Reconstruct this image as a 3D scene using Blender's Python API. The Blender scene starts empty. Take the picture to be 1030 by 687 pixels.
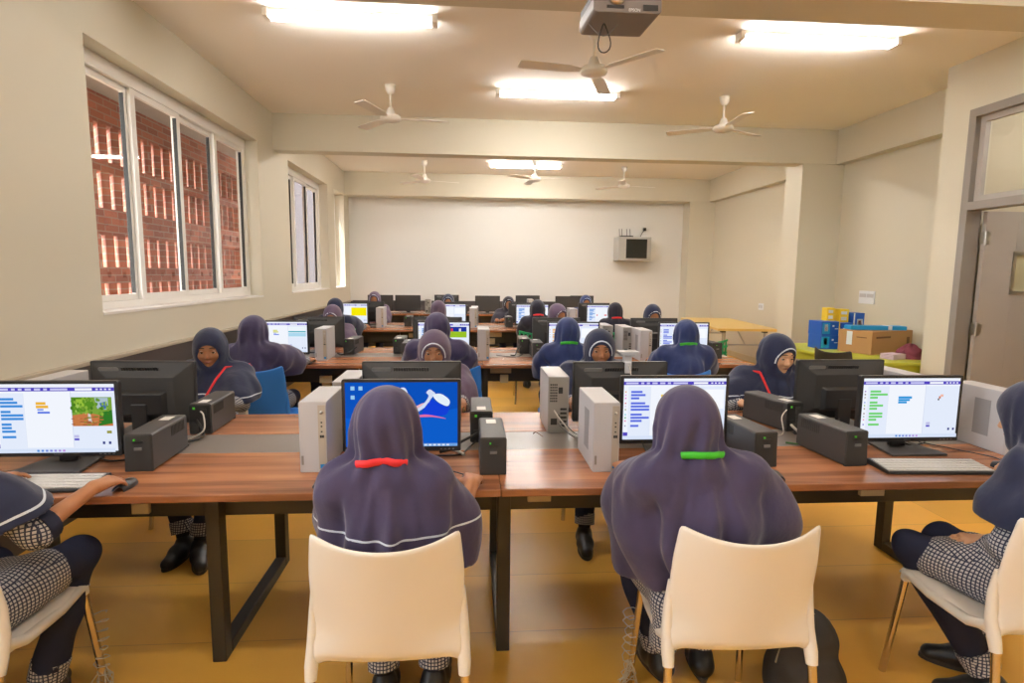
import bpy, math, random
import numpy as np
from mathutils import Vector, Matrix, Euler
PI = math.pi
sc = bpy.context.scene
col = sc.collection
random.seed(7)

# ------------------------------------------------------------------ materials
def lin(c):
    return tuple(((v / 12.92) if v <= 0.04045 else ((v + 0.055) / 1.055) ** 2.4) for v in c)
def rgb(r, g, b):
    return lin((r / 255, g / 255, b / 255))
MATS = {}
def mat(name, color, rough=0.6, metal=0.0, nscale=0, namt=0.12, bump=0.0, bscale=60, spec=0.5, coat=0.0, sheen=0.0):
    if name in MATS: return MATS[name]
    m = bpy.data.materials.new(name); m.use_nodes = True
    nt = m.node_tree; b = nt.nodes['Principled BSDF']
    b.inputs['Roughness'].default_value = rough; b.inputs['Metallic'].default_value = metal
    b.inputs['Specular IOR Level'].default_value = spec
    b.inputs['Coat Weight'].default_value = coat
    b.inputs['Sheen Weight'].default_value = sheen
    tc = nt.nodes.new('ShaderNodeTexCoord')
    n = nt.nodes.new('ShaderNodeTexNoise'); n.inputs['Scale'].default_value = nscale or 4; n.inputs['Detail'].default_value = 4
    nt.links.new(tc.outputs['Object'], n.inputs['Vector'])
    r = nt.nodes.new('ShaderNodeMix'); r.data_type = 'RGBA'
    a = namt if nscale else 0.03
    r.inputs['A'].default_value = (*[max(0, c * (1 - a)) for c in color], 1)
    r.inputs['B'].default_value = (*[min(1, c * (1 + a)) for c in color], 1)
    nt.links.new(n.outputs['Fac'], r.inputs['Factor']); nt.links.new(r.outputs['Result'], b.inputs['Base Color'])
    if bump:
        n2 = nt.nodes.new('ShaderNodeTexNoise'); n2.inputs['Scale'].default_value = bscale; n2.inputs['Detail'].default_value = 3
        nt.links.new(tc.outputs['Object'], n2.inputs['Vector'])
        bp = nt.nodes.new('ShaderNodeBump'); bp.inputs['Strength'].default_value = bump; bp.inputs['Distance'].default_value = 0.01
        nt.links.new(n2.outputs['Fac'], bp.inputs['Height']); nt.links.new(bp.outputs['Normal'], b.inputs['Normal'])
    MATS[name] = m
    return m

def emis(name, color, strength):
    m = bpy.data.materials.new(name); m.use_nodes = True; nt = m.node_tree; nt.nodes.clear()
    o = nt.nodes.new('ShaderNodeOutputMaterial'); e = nt.nodes.new('ShaderNodeEmission')
    e.inputs['Color'].default_value = (*color, 1); e.inputs['Strength'].default_value = strength
    nt.links.new(e.outputs[0], o.inputs[0]); MATS[name] = m
    return m

def math_node(nt, op, a, b=None, c=None):
    n = nt.nodes.new('ShaderNodeMath'); n.operation = op
    for i, v in enumerate((a, b, c)):
        if v is None: continue
        if isinstance(v, (int, float)): n.inputs[i].default_value = v
        else: nt.links.new(v, n.inputs[i])
    return n.outputs[0]

def screen_mat():
    m = bpy.data.materials.new('lit_screen'); m.use_nodes = True; nt = m.node_tree; nt.nodes.clear()
    o = nt.nodes.new('ShaderNodeOutputMaterial'); e = nt.nodes.new('ShaderNodeEmission')
    a = nt.nodes.new('ShaderNodeAttribute'); a.attribute_name = 'ui'
    nt.links.new(a.outputs['Color'], e.inputs['Color']); e.inputs['Strength'].default_value = .93
    nt.links.new(e.outputs[0], o.inputs[0]); MATS['lit_screen'] = m

def wood_mat(name, c1, c2, rough=0.32, scale=1.0):
    m = bpy.data.materials.new(name); m.use_nodes = True; nt = m.node_tree; b = nt.nodes['Principled BSDF']
    tc = nt.nodes.new('ShaderNodeTexCoord'); mp = nt.nodes.new('ShaderNodeMapping')
    mp.inputs['Scale'].default_value = (0.7 * scale, 9 * scale, 9 * scale)
    nt.links.new(tc.outputs['Object'], mp.inputs['Vector'])
    n = nt.nodes.new('ShaderNodeTexNoise'); n.inputs['Scale'].default_value = 1.6; n.inputs['Detail'].default_value = 6; n.inputs['Distortion'].default_value = 0.6
    nt.links.new(mp.outputs[0], n.inputs['Vector'])
    r = nt.nodes.new('ShaderNodeValToRGB'); e = r.color_ramp.elements
    e[0].position = 0.32; e[0].color = (*c1, 1); e[1].position = 0.68; e[1].color = (*c2, 1)
    nt.links.new(n.outputs['Fac'], r.inputs[0]); nt.links.new(r.outputs[0], b.inputs['Base Color'])
    b.inputs['Roughness'].default_value = rough
    MATS[name] = m

def cloth_mat(name, color, stripe=(0.62, 0.68, 0.75)):
    """plain woven cloth; the vertex attribute 'piping' marks where the white stitched line runs"""
    m = bpy.data.materials.new(name); m.use_nodes = True; nt = m.node_tree; b = nt.nodes['Principled BSDF']
    tc = nt.nodes.new('ShaderNodeTexCoord')
    n = nt.nodes.new('ShaderNodeTexNoise'); n.inputs['Scale'].default_value = 7; n.inputs['Detail'].default_value = 5
    nt.links.new(tc.outputs['Object'], n.inputs['Vector'])
    mx = nt.nodes.new('ShaderNodeMix'); mx.data_type = 'RGBA'
    mx.inputs['A'].default_value = (*[c * .82 for c in color], 1); mx.inputs['B'].default_value = (*[c * 1.2 for c in color], 1)
    nt.links.new(n.outputs['Fac'], mx.inputs['Factor'])
    a = nt.nodes.new('ShaderNodeAttribute'); a.attribute_name = 'piping'
    d = math_node(nt, 'ABSOLUTE', a.outputs['Fac'])
    s = math_node(nt, 'LESS_THAN', d, 0.0032)
    m2 = nt.nodes.new('ShaderNodeMix'); m2.data_type = 'RGBA'
    nt.links.new(s, m2.inputs['Factor']); nt.links.new(mx.outputs['Result'], m2.inputs['A']); m2.inputs['B'].default_value = (*stripe, 1)
    nt.links.new(m2.outputs['Result'], b.inputs['Base Color'])
    b.inputs['Roughness'].default_value = 0.8; b.inputs['Sheen Weight'].default_value = 0.25; b.inputs['Sheen Roughness'].default_value = 0.5
    b.inputs['Specular IOR Level'].default_value = 0.25
    n2 = nt.nodes.new('ShaderNodeTexNoise'); n2.inputs['Scale'].default_value = 16; n2.inputs['Detail'].default_value = 3
    nt.links.new(tc.outputs['Object'], n2.inputs['Vector'])
    bp = nt.nodes.new('ShaderNodeBump'); bp.inputs['Strength'].default_value = 0.5; bp.inputs['Distance'].default_value = 0.01
    nt.links.new(n2.outputs['Fac'], bp.inputs['Height']); nt.links.new(bp.outputs['Normal'], b.inputs['Normal'])
    MATS[name] = m

def gingham_mat(name):
    m = bpy.data.materials.new(name); m.use_nodes = True; nt = m.node_tree; b = nt.nodes['Principled BSDF']
    tc = nt.nodes.new('ShaderNodeTexCoord'); sp = nt.nodes.new('ShaderNodeSeparateXYZ')
    nt.links.new(tc.outputs['Object'], sp.inputs[0])
    x, y, z = sp.outputs
    u = math_node(nt, 'ADD', x, math_node(nt, 'MULTIPLY', y, 0.75))
    v = math_node(nt, 'ADD', z, math_node(nt, 'MULTIPLY', y, -0.7))
    fu = math_node(nt, 'FRACT', math_node(nt, 'MULTIPLY', u, 88))
    fv = math_node(nt, 'FRACT', math_node(nt, 'MULTIPLY', v, 88))
    tn = nt.nodes.new('ShaderNodeSeparateXYZ'); nt.links.new(tc.outputs['Normal'], tn.inputs[0]); g = 0.0
    for ax_, nn in zip((x, y, z), tn.outputs):
        ln = math_node(nt, 'LESS_THAN', math_node(nt, 'FRACT', math_node(nt, 'MULTIPLY', ax_, 86)), 0.34)
        g = math_node(nt, 'ADD', math_node(nt, 'MULTIPLY', ln, math_node(nt, 'LESS_THAN', math_node(nt, 'ABSOLUTE', nn), 0.72)), g)
    g = math_node(nt, 'MINIMUM', g, 1.0)
    mx = nt.nodes.new('ShaderNodeMix'); mx.data_type = 'RGBA'
    mx.inputs['A'].default_value = (0.52, 0.52, 0.53, 1); mx.inputs['B'].default_value = (0.04, 0.048, 0.085, 1)
    nt.links.new(g, mx.inputs['Factor']); nt.links.new(mx.outputs['Result'], b.inputs['Base Color'])
    b.inputs['Roughness'].default_value = 0.85; b.inputs['Specular IOR Level'].default_value = 0.2
    MATS[name] = m

def floor_mat():
    m = bpy.data.materials.new('ochre_floor'); m.use_nodes = True; nt = m.node_tree; b = nt.nodes['Principled BSDF']
    tc = nt.nodes.new('ShaderNodeTexCoord'); mp = nt.nodes.new('ShaderNodeMapping')
    mp.inputs['Location'].default_value = (0.42, 0.03, 0)
    nt.links.new(tc.outputs['Object'], mp.inputs['Vector'])
    br = nt.nodes.new('ShaderNodeTexBrick'); br.offset = 0.5
    br.inputs['Scale'].default_value = 1.0
    br.inputs['Brick Width'].default_value = 3.4; br.inputs['Row Height'].default_value = 0.455
    br.inputs['Mortar Size'].default_value = 0.0025; br.inputs['Mortar Smooth'].default_value = 0.3
    br.inputs['Color1'].default_value = (*rgb(236, 178, 74), 1); br.inputs['Color2'].default_value = (*rgb(214, 162, 68), 1)
    br.inputs['Mortar'].default_value = (*rgb(184, 138, 66), 1)
    nt.links.new(mp.outputs[0], br.inputs['Vector'])
    n = nt.nodes.new('ShaderNodeTexNoise'); n.inputs['Scale'].default_value = 1.3; n.inputs['Detail'].default_value = 6
    nt.links.new(tc.outputs['Object'], n.inputs['Vector'])
    mx = nt.nodes.new('ShaderNodeMix'); mx.data_type = 'RGBA'; mx.blend_type = 'MULTIPLY'; mx.inputs['Factor'].default_value = 0.35
    nt.links.new(br.outputs['Color'], mx.inputs['A']); nt.links.new(n.outputs['Color'], mx.inputs['B'])
    hs = nt.nodes.new('ShaderNodeHueSaturation'); hs.inputs['Value'].default_value = 1.25
    nt.links.new(mx.outputs['Result'], hs.inputs['Color'])
    # keep the hue: noise as grey
    nt.links.new(n.outputs['Fac'], mx.inputs['B'])
    nt.links.new(hs.outputs[0], b.inputs['Base Color'])
    b.inputs['Roughness'].default_value = 0.34; b.inputs['Specular IOR Level'].default_value = 0.4
    MATS['ochre_floor'] = m

def brick_mat():
    m = bpy.data.materials.new('red_brick'); m.use_nodes = True; nt = m.node_tree; b = nt.nodes['Principled BSDF']
    tc = nt.nodes.new('ShaderNodeTexCoord'); sp = nt.nodes.new('ShaderNodeSeparateXYZ'); cb = nt.nodes.new('ShaderNodeCombineXYZ')
    nt.links.new(tc.outputs['Object'], sp.inputs[0]); nt.links.new(sp.outputs[1], cb.inputs[0]); nt.links.new(sp.outputs[2], cb.inputs[1])
    br = nt.nodes.new('ShaderNodeTexBrick'); br.inputs['Scale'].default_value = 1.0
    br.inputs['Brick Width'].default_value = 0.22; br.inputs['Row Height'].default_value = 0.072; br.inputs['Mortar Size'].default_value = 0.006
    br.inputs['Color1'].default_value = (*rgb(190, 112, 84), 1); br.inputs['Color2'].default_value = (*rgb(150, 84, 66), 1); br.inputs['Mortar'].default_value = (*rgb(170, 140, 125), 1)
    nt.links.new(cb.outputs[0], br.inputs['Vector']); nt.links.new(br.outputs['Color'], b.inputs['Base Color'])
    b.inputs['Roughness'].default_value = 0.9
    MATS['red_brick'] = m

def glass_mat(name, refl=0.12, tint=(1, 1, 1)):
    m = bpy.data.materials.new(name); m.use_nodes = True; nt = m.node_tree; nt.nodes.clear()
    o = nt.nodes.new('ShaderNodeOutputMaterial'); t = nt.nodes.new('ShaderNodeBsdfTransparent'); g = nt.nodes.new('ShaderNodeBsdfGlossy')
    t.inputs['Color'].default_value = (*tint, 1); g.inputs['Roughness'].default_value = 0.02
    f = nt.nodes.new('ShaderNodeFresnel'); f.inputs['IOR'].default_value = 1.5
    ge = nt.nodes.new('ShaderNodeNewGeometry'); mm = math_node(nt, 'MULTIPLY', f.outputs[0], math_node(nt, 'SUBTRACT', 1.0, ge.outputs['Backfacing']))
    mx = nt.nodes.new('ShaderNodeMixShader'); nt.links.new(mm, mx.inputs[0]); nt.links.new(t.outputs[0], mx.inputs[1]); nt.links.new(g.outputs[0], mx.inputs[2])
    nt.links.new(mx.outputs[0], o.inputs[0]); MATS[name] = m

mat('wall_paint', rgb(210, 203, 184), 0.7, nscale=1.2, namt=0.02, bump=0.03, bscale=90)
mat('wall_paint_back_lit', rgb(222, 220, 214), 0.7, nscale=1.2, namt=0.02, bump=0.03, bscale=90)  # whiter than the other walls: the glow on the back wall put into colour
mat('ceiling_paint', rgb(246, 240, 230), 0.8, nscale=0.8, namt=0.03)
mat('dado', rgb(72, 66, 64), 0.35, nscale=2, namt=0.1)
mat('dado_cap', rgb(176, 164, 144), 0.5)
mat('white_frame', rgb(232, 228, 222), 0.35)
mat('door_grey', rgb(168, 160, 152), 0.5, nscale=5, namt=0.04)
mat('door_frame', rgb(138, 131, 124), 0.45)
mat('corridor', rgb(200, 190, 165), 0.7)
mat('steel', rgb(190, 186, 178), 0.3, 1.0)
mat('chrome', rgb(205, 196, 186), 0.22, 1.0)
mat('table_metal', rgb(62, 60, 56), 0.42, 0.3, nscale=8, namt=0.1)
mat('grey_laminate', rgb(132, 124, 118), 0.32, nscale=30, namt=0.06)
mat('black_plastic', rgb(38, 37, 37), 0.38, nscale=20, namt=0.08)
mat('black_matte', rgb(46, 45, 44), 0.6, nscale=20, namt=0.08)
mat('dark_grey_plastic', rgb(66, 62, 60), 0.5, nscale=20, namt=0.08)
mat('ups_plastic', rgb(62, 60, 60), 0.5, nscale=40, namt=0.06, bump=0.05, bscale=400)
mat('grey_mark', rgb(120, 118, 116), 0.5)
mat('tower_white', rgb(194, 192, 194), 0.42, nscale=8, namt=0.02)
mat('tower_front', rgb(186, 183, 184), 0.38, nscale=8, namt=0.02)
mat('tower_tan', rgb(178, 166, 150), 0.4)
mat('vent_grey', rgb(150, 148, 150), 0.5)
mat('metal_inside', rgb(168, 166, 160), 0.35, 0.6, nscale=12, namt=0.15)
mat('sticker_white', rgb(232, 228, 222), 0.5)
mat('sticker_blue', rgb(20, 130, 200), 0.4)
mat('led_green', rgb(90, 220, 60), 0.4)
mat('cable_black', rgb(30, 29, 29), 0.45)
mat('cable_white', rgb(205, 200, 192), 0.45)
mat('cable_green', rgb(70, 120, 60), 0.5)
mat('beige_socket', rgb(200, 186, 152), 0.5)
mat('key_white', rgb(212, 208, 204), 0.45)
mat('chair_white', rgb(228, 222, 212), 0.3, nscale=3, namt=0.015, coat=0.15)
mat('chair_blue', rgb(42, 118, 205), 0.38, nscale=4, namt=0.05)
mat('chair_green', rgb(18, 150, 92), 0.4, nscale=4, namt=0.05)
mat('chair_black', rgb(40, 38, 34), 0.5)
mat('skin_a', rgb(152, 104, 72), 0.5, nscale=25, namt=0.06, spec=0.35)
mat('skin_b', rgb(176, 122, 86), 0.5, nscale=25, namt=0.06, spec=0.35)
mat('skin_c', rgb(206, 158, 122), 0.5, nscale=25, namt=0.06, spec=0.35)
mat('lip', rgb(140, 78, 66), 0.45)
mat('eye_white', rgb(176, 164, 154), 0.3)
mat('iris', rgb(22, 15, 12), 0.2)
mat('brow', rgb(30, 22, 18), 0.9)
mat('shoe_black', rgb(34, 33, 33), 0.42, nscale=20, namt=0.2)
mat('shoe_sole', rgb(70, 64, 58), 0.8)
mat('sock', rgb(24, 24, 30), 0.9)
mat('trouser', rgb(38, 42, 62), 0.85, nscale=10, namt=0.12, bump=0.3, bscale=18, spec=0.2)
mat('lanyard_red', rgb(222, 40, 46), 0.55)
mat('lanyard_green', rgb(52, 170, 34), 0.55)
mat('yellow_top', rgb(226, 190, 106), 0.35, nscale=3, namt=0.04)
mat('lime_top', rgb(186, 192, 58), 0.4, nscale=3, namt=0.04)
mat('cardboard', rgb(178, 134, 88), 0.8, nscale=6, namt=0.05)
mat('cardboard_mark', rgb(110, 76, 46), 0.8)
mat('box_blue', rgb(28, 88, 182), 0.4, nscale=6, namt=0.04)
mat('box_yellow', rgb(238, 200, 44), 0.45)
mat('box_cyan', rgb(28, 150, 212), 0.4)
mat('print_white', rgb(225, 228, 232), 0.5)
mat('print_red', rgb(206, 60, 50), 0.5)
mat('maroon_cloth', rgb(120, 52, 66), 0.85, nscale=30, namt=0.3)
mat('pink_paper', rgb(216, 190, 206), 0.7)
mat('red_plastic', rgb(206, 34, 34), 0.5)
mat('bag_black', rgb(42, 40, 40), 0.75, nscale=20, namt=0.15, bump=0.3, bscale=14)
mat('bag_zip', rgb(150, 140, 120), 0.5)
mat('fan_white', rgb(232, 226, 216), 0.4)
mat('projector_body', rgb(120, 112, 108), 0.45)
mat('projector_dark', rgb(58, 52, 50), 0.5)
mat('soffit', rgb(170, 160, 150), 0.8)
mat('frost', rgb(190, 184, 150), 0.3)
mat('rack_steel', rgb(176, 174, 168), 0.4, 0.1)
mat('rack_glass', rgb(34, 34, 30), 0.15)
mat('ground_outside', rgb(150, 140, 120), 0.9, nscale=2, namt=0.2)
mat('plaster_outside', rgb(76, 68, 70), 0.9, nscale=2, namt=0.1)
mat('string', rgb(196, 186, 168), 0.9)
mat('screen_off', rgb(58, 56, 54), 0.35)
screen_mat(); floor_mat(); brick_mat(); glass_mat('pane_glass')
wood_mat('table_wood', rgb(118, 72, 46), rgb(186, 124, 84), rough=0.27)
cloth_mat('cloth_violet', rgb(62, 55, 84)); cloth_mat('cloth_navy', rgb(36, 42, 68)); cloth_mat('cloth_blue', rgb(42, 54, 96))
cloth_mat('cloth_mauve', rgb(92, 76, 96)); cloth_mat('cloth_black', rgb(34, 32, 46))
gingham_mat('gingham')
emis('tube_light', (1.0, 0.97, 0.935), 84.0)

# ------------------------------------------------------------------ mesh helpers
class MB:
    """collects shapes and links them as one mesh object"""
    def __init__(s): s.v = []; s.f = []; s.sm = []; s.mi = []; s.M = Matrix.Identity(4); s.m = 0
    def add(s, vs, fs, smooth=False):
        o = len(s.v); s.v += [tuple(s.M @ Vector(v)) for v in vs]
        for f in fs: s.f.append(tuple(i + o for i in f)); s.sm.append(smooth); s.mi.append(s.m)
    def box(s, x0, x1, y0, y1, z0, z1):
        s.add([(x0, y0, z0), (x1, y0, z0), (x1, y1, z0), (x0, y1, z0), (x0, y0, z1), (x1, y0, z1), (x1, y1, z1), (x0, y1, z1)],
              [(0, 3, 2, 1), (4, 5, 6, 7), (0, 1, 5, 4), (1, 2, 6, 5), (2, 3, 7, 6), (3, 0, 4, 7)])
        return s
    def hexa(s, lo, hi):
        """lo, hi: four points each (ccw seen from above)"""
        s.add(list(lo) + list(hi), [(0, 3, 2, 1), (4, 5, 6, 7), (0, 1, 5, 4), (1, 2, 6, 5), (2, 3, 7, 6), (3, 0, 4, 7)]); return s
    def rbox(s, x0, x1, y0, y1, z0, z1, r=0.01, n=3):
        """box with rounded vertical-section outline in x-z, extruded along y"""
        pts = []
        for cx, cz, a0 in ((x1 - r, z1 - r, 0), (x0 + r, z1 - r, 90), (x0 + r, z0 + r, 180), (x1 - r, z0 + r, 270)):
            for i in range(n + 1):
                a = math.radians(a0 + 90 * i / n); pts.append((cx + r * math.cos(a), cz + r * math.sin(a)))
        return s.prism(pts, y0, y1)
    def prism(s, pts, y0, y1):
        n = len(pts)
        vs = [(x, y0, z) for x, z in pts] + [(x, y1, z) for x, z in pts]
        fs = [tuple(range(n)), tuple(range(2 * n - 1, n - 1, -1))] + [(i, i + n, (i + 1) % n + n, (i + 1) % n) for i in range(n)]
        s.add(vs, fs); return s
    def poly(s, pts, z0, z1):
        n = len(pts)
        vs = [(x, y, z0) for x, y in pts] + [(x, y, z1) for x, y in pts]
        fs = [tuple(range(n - 1, -1, -1)), tuple(range(n, 2 * n))] + [(i, (i + 1) % n, (i + 1) % n + n, i + n) for i in range(n)]
        s.add(vs, fs); return s
    def tube(s, pts, r, n=8, cap=True, flat=None):
        pts = [Vector(p) for p in pts]; rs = r if isinstance(r, (list, tuple)) else [r] * len(pts)
        vs = []; fs = []; prev = None
        for i, p in enumerate(pts):
            t = (pts[min(i + 1, len(pts) - 1)] - pts[max(i - 1, 0)]).normalized()
            if prev is None:
                up = Vector((0, 0, 1)) if abs(t.z) < 0.9 else Vector((0, 1, 0))
                a = t.cross(up).normalized()
            else:
                a = (prev - t * prev.dot(t))
                a = a.normalized() if a.length > 1e-6 else t.orthogonal().normalized()
            prev = a; b = t.cross(a)
            fa, fb = (1, 1) if flat is None else flat
            for k in range(n):
                an = 2 * PI * k / n; vs.append(p + a * (math.cos(an) * rs[i] * fa) + b * (math.sin(an) * rs[i] * fb))
        m = len(pts)
        for i in range(m - 1):
            for k in range(n):
                k2 = (k + 1) % n; fs.append((i * n + k, i * n + k2, (i + 1) * n + k2, (i + 1) * n + k))
        s.add(vs, fs, True)
        if cap:
            s.add([vs[k] for k in range(n)], [tuple(range(n - 1, -1, -1))]); s.add([vs[(m - 1) * n + k] for k in range(n)], [tuple(range(n))])
        return s
    def lathe(s, prof, c=(0, 0, 0), n=20):
        vs = []; fs = []
        for r, z in prof:
            for k in range(n):
                a = 2 * PI * k / n; vs.append((c[0] + r * math.cos(a), c[1] + r * math.sin(a), c[2] + z))
        for i in range(len(prof) - 1):
            for k in range(n):
                k2 = (k + 1) % n; fs.append((i * n + k, i * n + k2, (i + 1) * n + k2, (i + 1) * n + k))
        s.add(vs, fs, True); return s
    def grid(s, fn, nu, nv):
        vs = [fn(i / nu, j / nv) for j in range(nv + 1) for i in range(nu + 1)]
        fs = [(j * (nu + 1) + i, j * (nu + 1) + i + 1, (j + 1) * (nu + 1) + i + 1, (j + 1) * (nu + 1) + i) for j in range(nv) for i in range(nu)]
        s.add(vs, fs, True); return s
    def build(s, name, mats, parent=None, bevel=0, sub=0, solid=0):
        me = bpy.data.meshes.new(name); me.from_pydata(s.v, [], s.f)
        me.polygons.foreach_set('use_smooth', s.sm); me.polygons.foreach_set('material_index', s.mi); me.update()
        for m in (mats if isinstance(mats, (list, tuple)) else [mats]): me.materials.append(MATS[m])
        o = bpy.data.objects.new(name, me); col.objects.link(o)
        if parent: o.parent = parent
        if solid: md = o.modifiers.new('solid', 'SOLIDIFY'); md.thickness = solid; md.offset = 0
        if sub: md = o.modifiers.new('sub', 'SUBSURF'); md.levels = sub; md.render_levels = sub
        if bevel: md = o.modifiers.new('bevel', 'BEVEL'); md.width = bevel; md.segments = 2; md.limit_method = 'ANGLE'
        return o

def tag(o, label=None, cat=None, group=None, kind=None):
    if label: o['label'] = label
    if cat: o['category'] = cat
    if group: o['group'] = group
    if kind: o['kind'] = kind
    return o
def thing(name, label, cat, loc=(0, 0, 0), rz=0, group=None):
    o = bpy.data.objects.new(name, None); col.objects.link(o); o.empty_display_size = 0.1
    o.location = loc; o.rotation_euler = (0, 0, rz)
    return tag(o, label, cat, group)
def kids(o): return [c for c in bpy.data.objects if c.parent == o]
def copy_tree(o, parent=None, tree=None):
    c = o.copy(); col.objects.link(c)
    if parent: c.parent = parent
    for ch in tree_of(o): copy_tree(ch, c)
    return c
TREE = {}
def tree_of(o):
    if o.name not in TREE: TREE[o.name] = [c for c in col.objects if c.parent == o]
    return TREE[o.name]
def place(proto, first, loc, rz, label, group):
    o = proto if first else copy_tree(proto)
    o.location = loc; o.rotation_euler = (0, 0, rz); o['label'] = label; o['group'] = group
    return o
def struct(name, mb, m, bevel=0): return tag(mb.build(name, m, bevel=bevel), kind='structure')

def text_obj(name, s, size, m, parent=None, M=None, ext=0.0004):
    cu = bpy.data.curves.new(name, 'FONT'); cu.body = s; cu.size = size; cu.extrude = ext; cu.align_x = 'CENTER'; cu.align_y = 'CENTER'
    t = bpy.data.objects.new('tmp_text', cu); col.objects.link(t)
    dg = bpy.context.evaluated_depsgraph_get(); dg.update()
    me = bpy.data.meshes.new_from_object(t.evaluated_get(dg)); bpy.data.objects.remove(t)
    me.materials.clear(); me.materials.append(MATS[m])
    if M is not None: me.transform(M)
    o = bpy.data.objects.new(name, me); col.objects.link(o); o.parent = parent
    return o
EXPOSURE = 0.12
# ------------------------------------------------------------------ room
H = 3.4; XL = -2.39; XD = 4.36; XR = 4.93; YB = 11.78; YN = -3.2; BZ = 2.965
struct('floor', MB().box(XL - .2, 7.5, YN - .2, YB + .2, -0.1, 0), 'ochre_floor')
struct('ceiling', MB().box(XL - .2, 7.5, YN - .2, YB + .2, H, H + .12), 'ceiling_paint')
# left wall with window openings (y ranges), first two added unseen for daylight
WINS = [(-2.8, -.9), (-.4, 1.9), (3.93, 6.87), (7.97, 10.08), (10.55, 11.36)]
WZ0, WZ1, WX = 1.2, 2.955, XL - 0.24
w = MB(); ys = YN
for a, b in WINS:
    w.box(WX, XL, ys, a, 0, H); w.box(WX, XL, a, b, 0, WZ0); w.box(WX, XL, a, b, WZ1, H); ys = b
w.box(WX, XL, ys, YB, 0, H)
struct('wall_left', w, 'wall_paint')
struct('wall_back', MB().box(XL - .24, 7.5, YB, YB + .2, 0, H), 'wall_paint_back_lit')
struct('wall_rear', MB().box(XL - .24, 7.5, YN - .2, YN, 0, H), 'wall_paint')
# right side: door wall, recessed wall, columns
DY0, DY1, DZ, TZ = 3.75, 4.87, 2.95, 2.09
w = MB(); w.box(XD, XD + .2, YN, DY0, 0, H); w.box(XD, XD + .2, DY1, 5.17, 0, H); w.box(XD, XD + .2, DY0, DY1, DZ, H); w.box(XD + .2, XR + .2, 5.05, 5.17, 0, H)
struct('wall_door', w, 'wall_paint')
struct('wall_right', MB().box(XR, XR + .2, 5.17, YB, 0, H), 'wall_paint')
struct('column_right', MB().box(XD, XR, 7.42, 7.82, 0, H), 'wall_paint')
struct('column_corner', MB().box(4.41, XR, 11.42, YB, 0, H), 'wall_paint')
struct('beam_middle', MB().box(XL, XR, 7.4, 7.62, BZ, H), 'wall_paint')
struct('beam_back', MB().box(XL, XR, 11.4, YB, BZ, H), 'wall_paint')
struct('beam_near', MB().box(XL, XD, 3.08, 3.38, BZ, H), 'wall_paint')
struct('beam_right_near', MB().box(4.8, XR, 5.17, 7.42, BZ, H), 'wall_paint')
struct('beam_right_far', MB().box(4.8, XR, 7.82, 11.42, BZ, H), 'wall_paint')
# dado board with its cap on the left and back walls
struct('trim_1', MB().box(XL, XL + .025, YN, YB, 0, .905).box(XL, 2.3, YB - .025, YB, 0, .93), 'dado')
struct('trim_2', MB().box(XL, XL + .045, YN, YB, .905, .93), 'dado_cap', bevel=.004)
struct('baseboard_right', MB().box(XR - .015, XR, 5.17, 7.42, 0, .1).box(XR - .015, XR, 7.82, 11.42, 0, .1).box(4.342, 4.36, 7.4, 7.84, 0, .1), 'beige_socket')

def window(n, y0, y1, panes, depth=.16):
    x = XL - depth; f = MB(); z0, z1 = WZ0 + .02, WZ1 - .05
    root = struct('window_%d' % n, MB().box(x - .05, x + .02, y0 + .05, y1 - .05, z0, z0 + .05).box(x - .05, x + .02, y0 + .05, y1 - .05, z1 - .05, z1 + .05)
                  .box(x - .05, x + .02, y0, y0 + .05, z0, z1 + .05).box(x - .05, x + .02, y1 - .05, y1, z0, z1 + .05)
                  .box(x - .05, XL + .006, y0, y1, WZ0 - .0, WZ0 + .018), 'white_frame')
    w = (y1 - y0 - .1) / panes
    if panes == 1:
        MB().box(x - .018, x - .012, y0 + .05, y1 - .05, z0 + .05, z1 - .05).build('pane', 'pane_glass', root); return root
    for i in range(panes):
        a = y0 + .05 + i * w; b = a + w; off = .012 if i % 2 else -.02
        s = MB(); t = .045
        s.box(x - .03 + off, x + off, a - .015, a + t, z0 + .051, z1 - .051).box(x - .03 + off, x + off, b - t, b + .015, z0 + .051, z1 - .051)
        s.box(x - .03 + off, x + off, a + t, b - t, z0 + .051, z0 + .05 + t).box(x - .03 + off, x + off, a + t, b - t, z1 - .05 - t, z1 - .051)
        so = s.build('sash', 'white_frame', root)
        MB().box(x - .018 + off, x - .012 + off, a + t, b - t, z0 + .05 + t, z1 - .05 - t).build('pane', 'pane_glass', so)
        g = MB().box(x - .031 + off, x + .001 + off, b - t - .003, b - t, z0 + .1, z1 - .1).build('gasket', 'black_matte', so)
    return root
window(1, *WINS[2], 4); window(2, *WINS[3], 3); window(3, *WINS[4], 1, .19); window(4, *WINS[0], 2); window(5, *WINS[1], 2)  # last two windows are added behind the camera to let daylight in

# brick lattice outside: solid courses and rows of tall slits
j = MB(); X0, X1 = -3.75, -3.6; ya, yb = 4.6, 10.25
z = 0.0
rows = [(1.06, 's'), (.3, 'l'), (.16, 'h'), (.32, 'l'), (.26, 'h'), (.36, 'l'), (.1, 's'), (.36, 'l'), (.5, 's')]
for hgt, k in rows:
    if k == 's': j.box(X0, X1, ya, yb, z, z + hgt)
    elif k == 'l':
        y = ya
        while y < yb:
            j.M = Matrix.Translation((-3.675, y, 0)) @ Matrix.Rotation(math.radians(42), 4, 'Z'); j.box(-.035, .035, -.1, .1, z, z + hgt); j.M = Matrix.Identity(4); y += .2
    else:
        j.box(X0, X1, ya, yb, z, z + hgt * .35).box(X0, X1, ya, yb, z + hgt * .7, z + hgt); y = ya
        while y < yb: j.box(X0, X1, y, y + .19, z + hgt * .35, z + hgt * .7); y += .25
    z += hgt
struct('wall_exterior', j, 'red_brick')
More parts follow.
